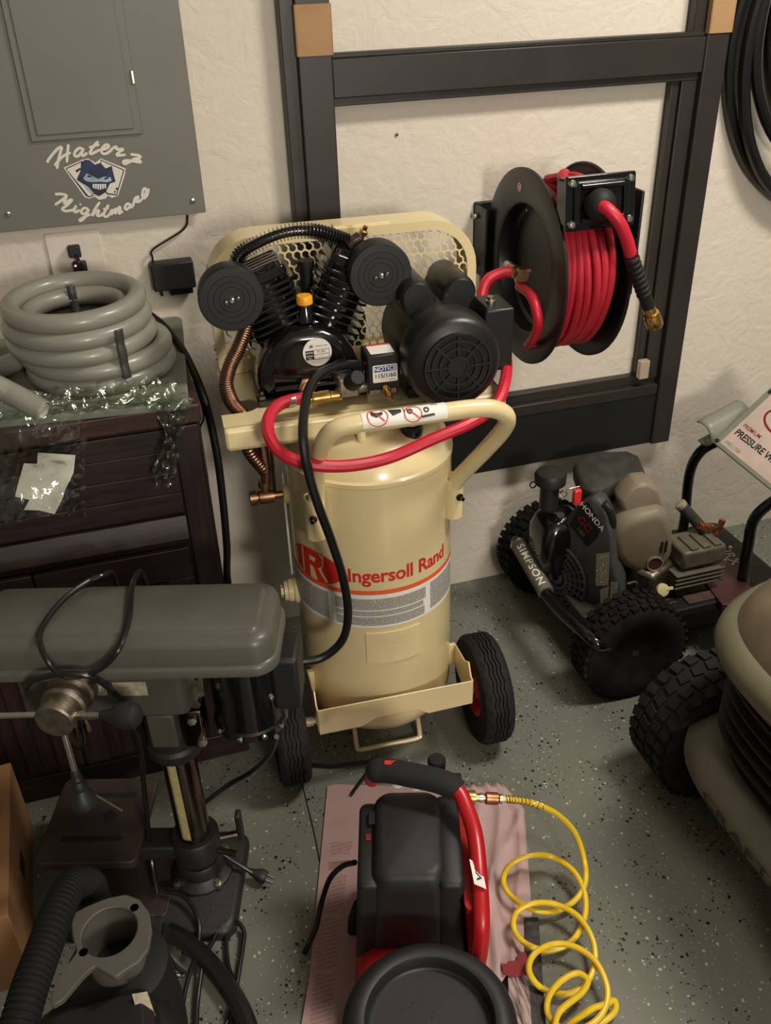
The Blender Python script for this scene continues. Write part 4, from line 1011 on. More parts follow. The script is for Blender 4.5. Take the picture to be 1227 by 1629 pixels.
# pressure switch
sw0 = A(611, 592, y=-.085)
SM = tr(sw0.x, -.055, sw0.z) @ rot('Z', 0)
sw = MB().box((0, 0, 0), (.066, .062, .074), SM).build('pressure_switch', 'black_satin', T, bevel=.003)
MB().box((0, .004, -.044), (.056, .050, .016), SM).build('switch_base', 'zinc', sw, bevel=.002)
fm = facing(SM @ V((0.002, -.0314, -.002)), (1, 0, 0), (0, 0, 1))
nl = MB().prism(rrect(.050, .036, .003), 0, .0006, fm).build('notice_label', 'white_print', sw)
MB().prism(rrect(.046, .012, .002, cy=.010), .0006, .0009, fm).build('label_header', 'notice_blue', nl)
t_ = MB(); put_text(t_, 'NOTICE', .0125, fm @ tr(0, .0098, .0012), bold=.015); t_.build('label_print', 'white_print', nl, flat=True)
t_ = MB(); put_text(t_, '115/1/60', .0125, fm @ tr(0, -.0045, .0010), bold=.02); t_.prism([(.008, -.0145), (.020, -.0145), (.020, -.0135), (.008, -.0135)], .0006, .0009, fm); t_.build('label_print', 'black_ink', nl, flat=True)
tm = facing(SM @ V((0, 0, .0374)), (1, 0, 0), (0, 1, 0))
tl = MB().prism(rrect(.048, .050, .002), 0, .0005, tm).build('top_label', 'white_print', sw)
MB().prism(rrect(.048, .007, .001, cy=.021), .0005, .0008, tm).build('label_header', 'red_print', tl)
lv = MB().tube(catmull([SM @ V((-.034, -.012, .010)), SM @ V((-.038, -.014, -.008)), SM @ V((-.037, -.016, -.030))], 6), .0018, 8).build('lever', 'zinc', sw)
MB().ball(SM @ V((-.034, -.012, .012)), .0050, (1, 1, 1.5), n=10).build('lever_knob', 'red_print', lv)
MB().box((.037, -.006, .0), (.008, .022, .030), SM).build('side_clip', 'zinc', sw, bevel=.001)
# safety valve with ring under the switch
sv = A(617, 633, y=-.105)
SV = aim((sv.x, -.085, sv.z + .012), (0.15, -1, -.35))
svo = MB().lathe([(.008, -.02), (.008, 0), (.0105, .001), (.0105, .008), (.006, .010), (.008, .014), (.008, .024), (.004, .027), (.004, .032), (0, .033)], 12, SV).build('safety_valve', 'brass', sw)
MB().lathe([(.0105, -.0007), (.0119, -.0007), (.0119, .0007), (.0105, .0007)], 20, SV @ tr(0.010, 0, .034) @ rot('X', 80), closed=True).build('pull_ring', 'steel', svo)
# manifold: coupler, regulator, gauge
z_m = A(520, 634, y=-.09).z; ym = -.085
xa = A(470, 640, y=ym); xb = A(560, 622, y=ym)
MB().cyl((xb.x - .03, ym, z_m + .006), (sw0.x + .01, ym + .03, z_m + .006), .011, n=12).build('manifold', 'zinc', T)
cp = aim((xa.x + .010, ym, z_m), (1, 0, .02))
MB().lathe([(.006, 0), (.006, .012), (.008, .013), (.008, .022), (.0125, .023), (.0135, .028), (.0125, .033), (.0135, .040), (.0135, .058), (.0115, .060), (.0115, .082), (0, .082)], 16, cp).build('coupler', 'brass', T)
rg = A(556, 610, y=-.10)
ro = MB().box((rg.x, -.082, rg.z - .010), (.040, .034, .040)).build('regulator', 'zinc', T, bevel=.004)
kn = MB(); prof = [(.0, .046), (.013, .046), (.0165, .040), (.018, .030), (.018, .010), (.014, .006), (.012, 0)]
n = 24
for i in range(n):
    pass
kn.lathe(prof, 24, aim((rg.x + .004, -.092, rg.z - .004), (.15, -.75, .55))); kn.build('knob', 'black_matt', ro)
gg = A(545, 592, y=-.06); go = MB().lathe([(.020, -.012), (.022, -.010), (.022, .010), (.019, .012), (.018, .009), (0, .009)], 24, aim((gg.x, -.055, gg.z), (0, -.5, .85))).build('gauge', 'black_satin', T)
MB().cyl((gg.x, -.060, gg.z - .01), (rg.x, -.078, rg.z), .008, n=10).build('gauge_stem', 'brass', go)
nu = A(492, 622, y=-.05); MB().lathe([(.019, -.02), (.019, .006), (.013, .008), (.013, .012), (0, .012)], 6, aim((nu.x, -.028, nu.z), (0, -1, .15))).build('sight_glass', 'bronze', pump)

# power lead of the compressor
def path_thing(name, spec, r, m, lab, cat, fr=WORLD, n=10, seg=8):
    """spec: list of (px, py, axis, value) or Vector (world)"""
    pts = []
    for s in spec:
        if isinstance(s, Vector): pts.append(s)
        else:
            q = fr.P(s[0], s[1], **{s[2]: s[3]}); pts.append(fr.m @ q + fr.o if fr is not WORLD else q)
    org = min(pts, key=lambda p: p.z).copy()
    o = MB().tube(catmull([p - org for p in pts], n), r, seg + 2).build(name, m); o.location = org
    tag(o, lab, cat); return o
path_thing('looped_black_cable', [(590, 586, 'y', -.05), (560, 580, 'y', -.085), (522, 588, 'y', -.125), (496, 610, 'y', -.165), (484, 655, 'y', -.215), (484, 715, 'y', -.26), (502, 790, 'y', -.272), (528, 862, 'y', -.262), (546, 920, 'y', -.246), (554, 975, 'y', -.236), (545, 1018, 'y', -.232), (515, 1045, 'y', -.232), (478, 1053, 'y', -.235), (440, 1050, 'y', -.22), (400, 1040, 'y', -.15), V((0.13, -0.50, 0.10)), V((0.17, -0.44, 0.008)), V((0.16, -0.38, 0.008))], .0090, 'black_cord', 'black power cord hanging in a loop in front of the cream compressor tank', 'power cord', fr=AC)
# red hose from the compressor to the reel
path_thing('air_hose', [(487, 633, 'y', -.088), (462, 637, 'y', -.10), (440, 647, 'y', -.12), (427, 668, 'y', -.15), (430, 697, 'y', -.185), (452, 724, 'y', -.215), (495, 739, 'y', -.235), (555, 741, 'y', -.235), (620, 728, 'y', -.225), (690, 698, 'y', -.215), (750, 672, 'y', -.20), (788, 645, 'y', -.17), (803, 610, 'y', -.12), (806, 575, 'y', -.04), (797, 545, 'y', .06), (775, 510, 'y', .14), (767, 475, 'y', .17), (775, 447, 'y', .18), (797, 434, 'y', .19), (812, 432, 'y', .19)], .0122, 'red_hose', 'red rubber air hose looping under the compressor handle and over to the reel', 'air hose', fr=AC)
for (px, py, yy) in ((462, 637, -.10),):
    a = AC.P(455, 640, y=-.104); b = AC.P(476, 634, y=-.092)
    wa, wb = AC.m @ a + AC.o, AC.m @ b + AC.o
    o = MB().lathe([(.0128, 0), (.0132, .004), (.0124, .006), (.0132, .010), (.0124, .013), (.0132, .017), (.0085, .020), (.0085, .028), (.0105, .029), (.0105, .034), (0, .034)], 14, aim((0, 0, 0), wb - wa)).build('hose_ferrule', 'steel')
    o.location = wa; tag(o, 'crimped steel ferrule on the red hose end beside the brass coupler', 'hose fitting')

# ================================================================ hose reel on the wall
HR = Frame((0.968, -0.262, 1.075)); T = thing('hose_reel', 'black wall-mounted hose reel wound with red hose, right of the compressor', 'hose reel', HR)
XA = lambda x, d=(1, 0, 0): aim((x, 0, 0), d)
RF_ = 0.222
flp = [(0, -.042), (.138, -.042), (.146, -.036), (.151, .0), (.212, .0), (.219, -.004), (.2225, -.002), (.2225, .004), (.216, .006), (.152, .004), (.146, .0), (.140, -.030), (.132, -.036), (0, -.036)]
fa_ = MB().lathe(flp, 64, aim((-.068, 0, 0), (-1, 0, 0))).build('flange', 'black_satin', T)
fb_ = MB().lathe(flp, 64, aim((.082, 0, 0), (1, 0, 0))).build('flange', 'black_satin', T)
for (px, py, r_, m_) in ((830, 297, .0095, 'white_print'),):
    q = HR.P(px, py, x=-.0685); ba = MB().lathe([(r_, 0), (r_, .0008), (0, .0008)], 20, aim((-.0735, q.y, q.z), (-1, 0, 0))).build('badge', m_, fa_)
    MB().lathe([(.0068, .0008), (.0068, .0011), (.0045, .0011), (.0045, .0008)], 16, aim((-.0735, q.y, q.z), (-1, 0, 0)), closed=True).build('badge_mark', 'red_print', ba)
for (px, py) in ((838, 333), (845, 512), (852, 556)):
    q = HR.P(px, py, x=-.034); MB().lathe([(.0055, 0), (.0055, .003), (.003, .004), (0, .004)], 10, aim((-.0320, q.y, q.z), (-1, 0, 0))).build('rivet', 'steel', fa_)
MB().lathe([(.150, 0), (.150, .075)], 40, aim((-.025, 0, 0), (1, 0, 0))).build('drum', 'black_satin', T)
for k in range(7):
    MB().tube([(-.050 + k * .0178 + .004 * math.sin(3 * a + k), (.182 - .003 * (k % 2)) * math.cos(a), (.182 - .003 * (k % 2)) * math.sin(a)) for a in [2 * PI * i / 72 for i in range(72)]], .0094, 10, closed=True).build('hose_turn', 'red_hose_reel', T)
for k in range(6):
    MB().tube([(-.041 + k * .0178, .165 * math.cos(a), .165 * math.sin(a)) for a in [2 * PI * i / 48 for i in range(48)]], .0094, 8, closed=True).build('hose_turn', 'red_hose_reel', T)
# wall bracket and arm carrying the outlet guide
bk = MB().bb((-.092, .250, -.080), (.115, .2615, .100)).build('wall_bracket', 'black_satin', T, bevel=.003)
MB().bb((-.092, .18, -.075), (-.086, .2615, .095)).build('bracket_cheek', 'black_satin', bk, bevel=.002)
MB().bb((.106, -.185, -.030), (.113, .2615, .060)).build('arm', 'black_satin', T, bevel=.003)
MB().prism([(-.19, .0), (-.12, -.03), (-.09, .03), (-.150, .195), (-.19, .195)], .0, .007, facing((.106, 0, 0), (0, 1, 0), (0, 0, 1))).build('arm', 'black_satin', T, bevel=.002)
for z in (-.05, .07): MB().lathe([(.007, 0), (.007, .005), (0, .006)], 6, aim((-.095, .235, z), (-1, 0, 0))).build('bolt', 'zinc', bk)
c1, c2, c3, c4 = [HR.P(x, y, y=-.192) for x, y in ((905, 282), (1016, 272), (1001, 356), (893, 369))]
gc = (c1 + c2 + c3 + c4) / 4
GPm = facing(gc, (1, 0, .0), (0, .12, 1))
gpw, gph = (c2 - c1).length, (c1 - c4).length
gp = MB().prism(rrect(gpw, gph, .006), -.006, .006, GPm).build('guide_plate', 'black_gloss', T, bevel=.002)
MB().ring(rrect(gpw * .80, gph * .80, .012), rrect(gpw * .62, gph * .58, .012), .006, .012, GPm).build('guide_rim', 'black_gloss', gp, bevel=.003)
MB().prism(rrect(gpw * .96, gph * .9, .01), -.045, -.006, GPm).build('guide_box', 'black_gloss', gp, bevel=.003)
for sx in (-1, 1):
    for sy in (-1, 1): MB().lathe([(.0085, .006), (.0085, .009), (.006, .013), (0, .014)], 12, GPm @ tr(sx * (gpw / 2 - .013), sy * (gph / 2 - .014), 0)).build('bolt', 'steel', gp)
for sy in (-1, 1): MB().lathe([(.007, -gpw * .3), (.007, gpw * .3)], 12, GPm @ tr(0, sy * gph * .30, .010) @ rot('Y', 90)).build('roller', 'black_gloss', gp)
bc = HR.P(955, 326, y=-.215)
bs = MB().ball((0, 0, 0), .034, (1, 1, .85), n=20, M=aim(bc, (0.1, -1, -.1))).build('ball_stop', 'black_matt', T)
gl_ = []
for (k, q) in enumerate((V((-.01, .02, .188)), V((-.005, -.05, .205)), V((.0, -.11, .212)), V((gc.x - .035, -.160, gc.z + .01)))): gl_.append(q)
MB().tube(catmull(gl_, 8), .013, 10).build('hose_lead', 'red_hose_reel', T)
MB().tube(catmull([V((.03, .045, .180)), V((.01, -.02, .206)), V((-.025, -.08, .214)), V((gc.x - .055, -.150, gc.z + .02))], 8), .013, 10).build('hose_lead', 'red_hose_reel', T)
tp_ = [HR.P(958, 328, y=-.235), HR.P(968, 334, y=-.250), HR.P(984, 352, y=-.262), HR.P(997, 380, y=-.262), HR.P(1005, 410, y=-.258)]
MB().tube(catmull(tp_, 8), .0135, 12).build('hose_tail', 'red_hose', T)
s0 = HR.P(1003, 404, y=-.258); s1 = HR.P(1032, 488, y=-.245); n = 44
pth = [s0.lerp(s1, i / n) for i in range(n + 1)]
MB().tube(pth, [.0142 + (.0024 if (i % 4 < 2 and i < 36) else 0) for i in range(n + 1)], 14).build('bend_restrictor', 'black_matt', T, angle=20)
d = (s1 - s0).normalized()
MB().lathe([(.0125, 0), (.0135, .002), (.0135, .022), (.0175, .023), (.0175, .028), (.0188, .030), (.0188, .058), (.0175, .060), (.010, .060), (.010, .048), (0, .048)], 16, aim(s1 - d * .004, d)).build('brass_coupler', 'brass', T)
# swivel with brass tee and short link hose
t0 = HR.P(828, 432, x=-.105); ty, tz = t0.y, t0.z
sv = MB().cyl((-.085, ty, tz), (-.125, ty, tz), .013, n=14).build('swivel', 'bronze', T)
MB().cyl((-.112, ty - .028, tz + .0), (-.112, ty + .03, tz), .012, n=12).build('tee', 'bronze', sv)
MB().lathe([(.016, 0), (.016, .012), (0, .012)], 6, aim((-.112, ty - .02, tz), (0, -1, 0))).build('nut', 'bronze', sv)
MB().lathe([(.010, 0), (.010, .010), (.008, .012), (.008, .03), (0, .03)], 10, aim((-.112, ty - .005, tz - .008), (0, -.3, -1))).build('ferrule', 'steel', sv)
lk = [V((-.112, ty - .012, tz - .028)), HR.P(845, 470, x=-.112), HR.P(854, 495, x=-.112), HR.P(856, 520, x=-.106), HR.P(848, 540, x=-.096), HR.P(840, 549, x=-.085)]
MB().tube(catmull(lk, 8), .0112, 12).build('link_hose', 'red_hose', T)
q = HR.P(840, 550, x=-.080)
MB().lathe([(.012, 0), (.012, .010), (.009, .012), (.009, .03), (0, .03)], 10, aim(q + V((.03, 0, -.004)), (-1, 0, .1))).build('elbow', 'steel', T)
hf = HR.P(806, 433, x=-.112)
MB().lathe([(.0115, 0), (.0115, .004), (.0105, .006), (.0115, .009), (.0115, .016), (.009, .018), (.009, .03), (0, .03)], 12, aim((-.112, ty + .055, tz + .001), (0, -1, 0))).build('ferrule', 'steel', sv)

# ================================================================ drill press, seen from its right-hand side
DF = Frame((-0.062, -0.842, 0.0), math.radians(-17)); D = DF.P
T = thing('drill_press', 'grey benchtop drill press standing in front of the dark cabinet', 'drill press', DF)
HB, HT = .660, .740                       # belt cover bottom and top
yF = D(300, 1080, z=HB + .002).y; yB = D(300, 917, z=HT - .002).y; xR = D(449, 1000, z=HB + .025).x; xL = D(-45, 1000, z=HT - .03).x
cw, cl_ = yB - yF, xR - xL
ccx, ccy = (xL + xR) / 2, (yF + yB) / 2
def cl(ins, z, r): return [V((x, y, z)) for x, y in rrect(cl_ - 2 * ins, cw - 2 * ins, max(r - ins, .004), 7, ccx, ccy)]
cov = MB().loft([cl(.004, HB, .045), cl(0, HB + .003, .045), cl(0, HB + .018, .045), cl(.003, HB + .022, .045), cl(.006, HB + .024, .045), cl(.008, HB + .058, .045), cl(.012, HB + .067, .045), cl(.018, HB + .072, .045), cl(.030, HB + .0745, .045), cl(.033, HB + .0785, .045), cl(.036, HB + .080, .045)]).build('belt_cover', 'gunmetal', T, angle=40)
hd = MB().loft([[V((x, y, z)) for x, y in rrect(.30, .160, .02, 4, -.085, ccy)] for z in (.560, HB)]).build('head', 'head_grey', T, bevel=.004)
MB().loft([[V((x, y, z)) for x, y in rrect(k * .10, k * .105, .02, 4, -.155, ccy)] for z, k in ((.52, .9), (.565, 1.0))]).build('quill_housing', 'head_grey', hd, bevel=.004)
hy = ccy - .080
for (xa, xb) in ((128, 172), (178, 236)):
    q0, q1 = D(xa, 1086, y=hy - .0008), D(xb, 1106, y=hy - .0008)
    MB().bb((q0.x, hy - .0012, q1.z), (q1.x, hy, q0.z)).build('spec_label', 'scale_label', hd)
# feed hub
hc = D(105, 1128, y=hy - .055)
HM = aim((hc.x, hy, hc.z + .004), (-.10, -1, .0))
hub = MB().lathe([(.042, 0), (.042, .020), (.037, .022), (.037, .040), (.039, .042), (.039, .050), (.036, .052), (.0335, .054), (.0335, .088), (.031, .091), (0, .092)], 28, HM).build('feed_hub', 'cast_steel', T)
def spoke(direction, L, knob, kind):
    p0 = HM @ V((0, 0, .070)); d = V(direction).normalized()
    h = MB().cyl(p0 + d * .025, p0 + d * L, .0056, n=12).build('feed_handle', 'steel', hub)
    K = aim(p0 + d * (L - .004), d)
    if kind == 'grip': MB().lathe([(.007, 0), (.009, .006), (.0085, .012), (.011, .018), (.0095, .024), (.014, .034), (.0125, .042), (.019, .056), (.023, .068), (.022, .078), (.012, .084), (0, .085)], 20, K).build('knob', 'black_plastic', h)
    else: MB().lathe([(.007, 0), (.0085, .006), (.010, .014), (.014, .022), (.0215, .034), (.024, .048), (.0215, .062), (.012, .070), (0, .072)], 20, K).build('knob', 'black_plastic', h)
spoke((.05, -.12, -1), .125, 1, 'grip'); spoke((-1, -.05, .03), .12, 1, 'ball'); spoke((1, -.12, .05), .078, 1, 'ball')
# quill, chuck
qx, qy = D(128, 1190, y=ccy).x, ccy
MB().lathe([(.028, .560), (.028, .485), (.024, .482), (.024, .474), (.021, .47), (.021, .435), (.013, .412), (.009, .410), (0, .410)], 20, tr(qx, qy, 0)).build('chuck', 'dark_chrome', T)
MB().tube(catmull([(qx + .03, qy - .01, .50), (qx + .033, qy - .012, .48), (qx + .033, qy - .012, .46)], 4), .004, 8).build('chuck_spring', 'steel', T)
a, b = D(132, 1252, y=-.06), D(196, 1290, y=-.10)
MB().cyl(a, b, .0026, n=8).build('stop_rod', 'steel', T)
# column, collar, rack scale
col_r = .034
MB().lathe([(col_r, .05), (col_r, HB)], 28).build('column', 'dark_chrome', T)
co = MB().lathe([(.050, .402), (.054, .408), (.054, .425), (.048, .432), (.048, .566)], 26).build('head_collar', 'iron_black', T)
MB().box((.006, -.058, .515), (.050, .030, .080)).build('collar_pad', 'head_grey', co, bevel=.004)
MB().box((.056, -.03, .500), (.040, .045, .09)).build('clamp_lug', 'dark_chrome', co, bevel=.004)
for (x, z) in ((.058, .53), (.070, .475)): MB().lathe([(.009, 0), (.009, .012), (0, .013)], 6, aim((x, -.052, z), (.2, -1, 0))).build('bolt', 'steel', co)
sa = R_(-100)
sc_ = MB(); n = 30; rows = []
for i in range(n + 1):
    z = .395 - (.395 - .172) * i / n; rows.append([V(((col_r + .0022) * math.cos(sa + da), (col_r + .0022) * math.sin(sa + da), z)) for da in (-.26, -.09, .09, .26)])
rk = sc_.grid(rows).build('depth_scale', 'scale_yellow', T, solid=.0018)
tk = MB()
for i in range(40):
    z = .385 - i * .0050; l_ = .13 if i % 5 else .24
    tk.add([((col_r + .0034) * math.cos(sa + a_), (col_r + .0034) * math.sin(sa + a_), z_) for a_, z_ in ((.26, z), (.26 - l_, z), (.26 - l_, z + .0007), (.26, z + .0007))], [(0, 1, 2, 3)])
tk.build('scale_marks', 'black_ink', rk, flat=True)['kind'] = 'stuff'
# motor at the back of the head (right end in view)
mr = .066; mc = D(388, 1140, y=-.055); mx0, my0 = mc.x, .008
zb = D(388, 1188, y=my0 - mr).z; zt = HB - .004
mt = MB().lathe([(0, zb), (.03, zb), (.056, zb + .004), (mr + .003, zb + .012), (mr + .004, zb + .028), (mr, zb + .032), (mr, zt - .010), (.05, zt), (0, zt)], 36, tr(mx0, my0, 0)).build('motor', 'black_gloss', T)
for a_ in (-140, -100, -62, -30):
    MB().lathe([(.006, -.002), (.006, .003), (.003, .005), (0, .005)], 10, aim((mx0 + (mr + .003) * math.cos(R_(a_)), my0 + (mr + .003) * math.sin(R_(a_)), zb + .021), (math.cos(R_(a_)), math.sin(R_(a_)), 0))).build('screw', 'steel', mt)
MB().lathe([(.006, -.002), (.006, .003), (.003, .005), (0, .005)], 10, aim((mx0 + mr * math.cos(R_(-40)), my0 + mr * math.sin(R_(-40)), zb + .10), (math.cos(R_(-40)), math.sin(R_(-40)), 0))).build('screw', 'steel', mt)
cb = D(452, 1095, y=my0 - .03)
MB().box((mx0 + .078, my0 + .005, zt - .075), (.050, .085, .120)).build('capacitor_box', 'black_plastic', mt, bevel=.008, seg=3)
mp_ = MB().box((mx0 - .085, my0 - .01, zt - .06), (.03, .06, .07)).build('motor_mount', 'cast_steel', T, bevel=.003)
for dz_ in (.015, -.04): MB().lathe([(.010, 0), (.010, .02), (0, .021)], 6, aim((mx0 - .085, my0 - .040, zt - .055 + dz_), (0, -1, 0))).build('bolt', 'steel', mp_)
MB().cyl((-.02, ccy + .02, zt - .045), (mx0 - .07, my0 - .01, zt - .045), .012, n=12).build('slide_bar', 'steel', mp_)
# table and arm
TZ = .150
t1, t2, t3, t4 = D(232, 1370, z=TZ), D(62, 1376, z=TZ), D(98, 1233, z=TZ), D(236, 1243, z=TZ)
txa, txb = (t2.x + t3.x) / 2, (t1.x + t4.x) / 2; tya, tyb = (t1.y + t2.y) / 2, (t3.y + t4.y) / 2
oc = ((txa + txb) / 2, (tya + tyb) / 2); wX, wY = txb - txa, tyb - tya
tb = MB().prism(rrect(wX, wY, .015, 4, *oc), TZ - .022, TZ).build('table', 'table_iron', T, bevel=.003)
# slots and centre hole: inner shade painted as flat black inlays, slots rimmed
for dy_ in (-.052, .062):
    MB().ring(rrect(wX * .66, .020, .0095, 5, oc[0], oc[1] + dy_), rrect(wX * .66 - .006, .014, .0065, 5, oc[0], oc[1] + dy_), TZ, TZ + .0012).build('slot_rim', 'table_iron', tb)
    MB().prism(rrect(wX * .66 - .006, .014, .0065, 5, oc[0], oc[1] + dy_), TZ, TZ + .0004).build('slot', 'black_shade', tb)
MB().lathe([(.0, .0004), (.014, .0004), (.014, .0), (0, 0)], 20, tr(oc[0] + .02, oc[1] + .008, TZ)).build('centre_hole', 'black_shade', tb)
MB().bb((txb - .01, -.028, TZ - .05), (.0, .028, TZ - .012)).build('table_arm', 'iron_black', tb, bevel=.005)
MB().lathe([(.047, TZ - .058), (.050, TZ - .054), (.050, TZ + .0), (.046, TZ + .006), (.036, TZ + .006)], 26).build('table_collar', 'iron_black', tb)
MB().tube([(.05, -.02, TZ - .03), (.09, -.03, TZ - .03)], .007, 10).build('clamp_screw', 'dark_chrome', tb)
# base
b1, b2_, = D(396, 1318, z=.03), D(374, 1482, z=.03)
bx1 = (b1.x + b2_.x) / 2; by1, by0 = b1.y, b2_.y; bx0 = bx1 - .36
bs = MB().loft([[V((x, y, z)) for x, y in rrect((bx1 - bx0) - 2 * i_, (by1 - by0) - 2 * i_, .03, 6, (bx0 + bx1) / 2, (by0 + by1) / 2)] for z, i_ in ((0, 0), (.016, .0), (.026, .004), (.030, .012))]).build('base', 'iron_black', T, angle=50)
MB().ring(rrect(.15, .03, .012, 5, bx0 + .12, (by0 + by1) / 2 - .05), rrect(.135, .016, .007, 5, bx0 + .12, (by0 + by1) / 2 - .05), .030, .0325).build('base_slot_rim', 'table_iron', bs)
MB().prism(rrect(.17, (by1 - by0) * .72, .01, 4, bx0 + .13, (by0 + by1) / 2), .030, .034).build('base_pad', 'table_iron', bs, bevel=.002)
sk = MB().lathe([(.066, .028), (.066, .038), (.055, .046), (.050, .052), (.050, .078), (.046, .084), (.036, .085)], 28).build('column_socket', 'iron_black', T)
for k in range(4):
    a_ = R_(45 + 90 * k); MB().lathe([(.011, .036), (.011, .046), (.006, .047), (.006, .054), (0, .054)], 6, tr(.061 * math.cos(a_), .061 * math.sin(a_), 0)).build('bolt', 'zinc', sk)
cr = MB().tube([(.045, .02, TZ - .04), (.085, .03, TZ - .04)], .008, 10).build('crank_shaft', 'dark_chrome', T)
MB().box((.088, .032, TZ - .015), (.012, .022, .075)).build('table_crank', 'iron_black', T, bevel=.003)
# drill press lead: over the belt cover and back under, plus the lead with the plug
path_thing('cord_loop', [P(168, 915, z=.748) + V((.012, .060, -.120)), P(168, 915, z=.748) + V((.010, .042, -.030)), (165, 915, 'z', .748), (140, 925, 'z', .748), (105, 950, 'z', .748), (75, 985, 'z', .748), (63, 1015, 'z', .746), (75, 1050, 'z', .728), (98, 1074, 'z', .696), (130, 1075, 'z', .691), (165, 1060, 'z', .706), (190, 1030, 'z', .738), (205, 985, 'z', .748), (209, 940, 'z', .748), (217, 915, 'z', .748), P(217, 915, z=.748) + V((.010, .042, -.030)), P(217, 915, z=.748) + V((.012, .060, -.120))], .0052, 'black_cord', 'black cord draped in a loop over the grey belt cover of the drill press', 'cord')
path_thing('switch_cord', [(45, 1105, 'z', .64), (42, 1092, 'z', .665), (60, 1080, 'z', .690), (100, 1072, 'z', .700), (140, 1075, 'z', .692), (170, 1092, 'z', .655), (195, 1118, 'z', .60), (222, 1180, 'z', .48), (228, 1240, 'z', .34), (234, 1300, 'z', .22), (240, 1360, 'z', .10), (250, 1420, 'z', .05)], .0052, 'black_cord', 'black cord running down from the drill press head beside the column', 'cord')
path_thing('motor_cord', [(440, 1172, 'z', .47), (430, 1200, 'z', .38), (400, 1228, 'z', .26), (365, 1248, 'z', .20), (335, 1270, 'z', .17), (318, 1285, 'z', .15), (305, 1300, 'z', .13)], .0052, 'black_cord', 'black motor lead curving from the drill press motor behind its column', 'cord')
o = path_thing('plug_cord', [(320, 1318, 'z', .11), (335, 1340, 'z', .09), (360, 1362, 'z', .065), (385, 1378, 'z', .045), (402, 1388, 'z', .030), (415, 1393, 'z', .022)], .0052, 'black_cord', 'black cord ending in a three-prong plug on the drill press base', 'cord')
p0, p1 = P(398, 1386, z=.030), P(432, 1400, z=.016); org = o.location.copy(); d = (p1 - p0)
o2 = MB().loft([[V((x, y, z)) for x, y in rrect(w_, h_, min(w_, h_) * .35, 4)] for z, w_, h_ in ((0, .012, .012), (.010, .017, .014), (.022, .028, .020), (.034, .028, .020), (.038, .024, .017))], M=aim(p0 - org, d)).build('plug', 'black_plastic', o)
for sx in (-.006, .006): MB().box((sx, 0, .046), (.0016, .006, .018), aim(p0 - org, d)).build('prong', 'steel', o2)

# ================================================================ shop vacuum, lower left corner
VZ = .40; vc = P(172, 1478, z=VZ); VF = Frame((vc.x - .02, vc.y - .02, 0)); T = thing('shop_vacuum', 'black shop vacuum with a grey holed top plate and ribbed hose', 'vacuum', VF)
Q = VF.P
MB().lathe([(0, .06), (.11, .06), (.120, .08), (.125, .24), (.132, .25), (.132, .262), (.115, .28), (.06, .292), (0, .294)], 40, tr(-.03, -.11, 0)).build('drum', 'black_matt', T)
MB().loft([[V((x, y, z)) for x, y in rrect(w_, h_, .03, 6, -.02, -.12)] for z, w_, h_ in ((.285, .19, .17), (.32, .18, .16), (.335, .15, .13))]).build('motor_cover', 'black_matt', T, bevel=.005)
for k in range(4):
    a_ = R_(45 + 90 * k); MB().ball((-.03 + .09 * math.cos(a_), -.11 + .09 * math.sin(a_), .030), .030, n=12).build('caster', 'black_matt', T)
    MB().cyl((-.03 + .09 * math.cos(a_), -.11 + .09 * math.sin(a_), .05), (-.03 + .08 * math.cos(a_), -.11 + .08 * math.sin(a_), .10), .012, n=10).build('caster_stem', 'black_matt', T)
MB().lathe([(.085, .10), (.088, .16), (.082, .31), (.06, .318), (0, .318)], 32, tr(Q(174, 1481, z=VZ).x - .004, Q(174, 1481, z=VZ).y, 0)).build('inlet_body', 'black_matt', T)
hcx, hcy = Q(174, 1481, z=VZ).x, Q(174, 1481, z=VZ).y
outl = [(117, 1452), (140, 1440), (170, 1428), (200, 1422), (222, 1430), (237, 1450), (241, 1478), (236, 1508), (221, 1530), (196, 1545), (184, 1555), (170, 1548), (150, 1536), (128, 1555), (100, 1590), (77, 1603), (82, 1578), (100, 1545), (122, 1514), (115, 1490), (113, 1470)]
op = [(q.x, q.y) for q in (Q(x, y, z=VZ) for x, y in outl)]
def raycast(poly, c, a):
    best = .3; dx, dy = math.cos(a), math.sin(a); n = len(poly)
    for i in range(n):
        x1, y1 = poly[i][0] - c[0], poly[i][1] - c[1]; x2, y2 = poly[(i + 1) % n][0] - c[0], poly[(i + 1) % n][1] - c[1]
        ex, ey = x2 - x1, y2 - y1; den = dx * ey - dy * ex
        if abs(den) < 1e-9: continue
        t = (x1 * ey - y1 * ex) / den; u = (x1 * dy - y1 * dx) / den
        if t > 0 and -1e-6 <= u <= 1 + 1e-6: best = t if best == .3 else max(best, t)
    return best
ang = [2 * PI * i / 96 for i in range(96)]
outer = [(hcx + raycast(op, (hcx, hcy), a_) * math.cos(a_), hcy + raycast(op, (hcx, hcy), a_) * math.sin(a_)) for a_ in ang]
inner = [(hcx + .043 * math.cos(a_), hcy + .043 * math.sin(a_)) for a_ in ang]
tp_ = MB().ring(outer, inner, VZ - .012, VZ).build('top_plate', 'shop_grey', T, bevel=.002, seg=1)
MB().lathe([(.047, VZ - .013), (.0435, VZ - .09), (.0395, VZ - .09), (.0425, VZ - .004)], 32, tr(hcx, hcy, 0), closed=True).build('port_sleeve', 'shop_grey', tp_)
for (x, y) in ((214, 1444), (133, 1515)):
    q = Q(x, y, z=VZ); MB().lathe([(.007, .0005), (0, .0005)], 14, tr(q.x, q.y, VZ)).build('screw_hole', 'black_shade', tp_)  # flat discs painted black as the dark inside the holes
q = Q(228, 1600, z=.33)
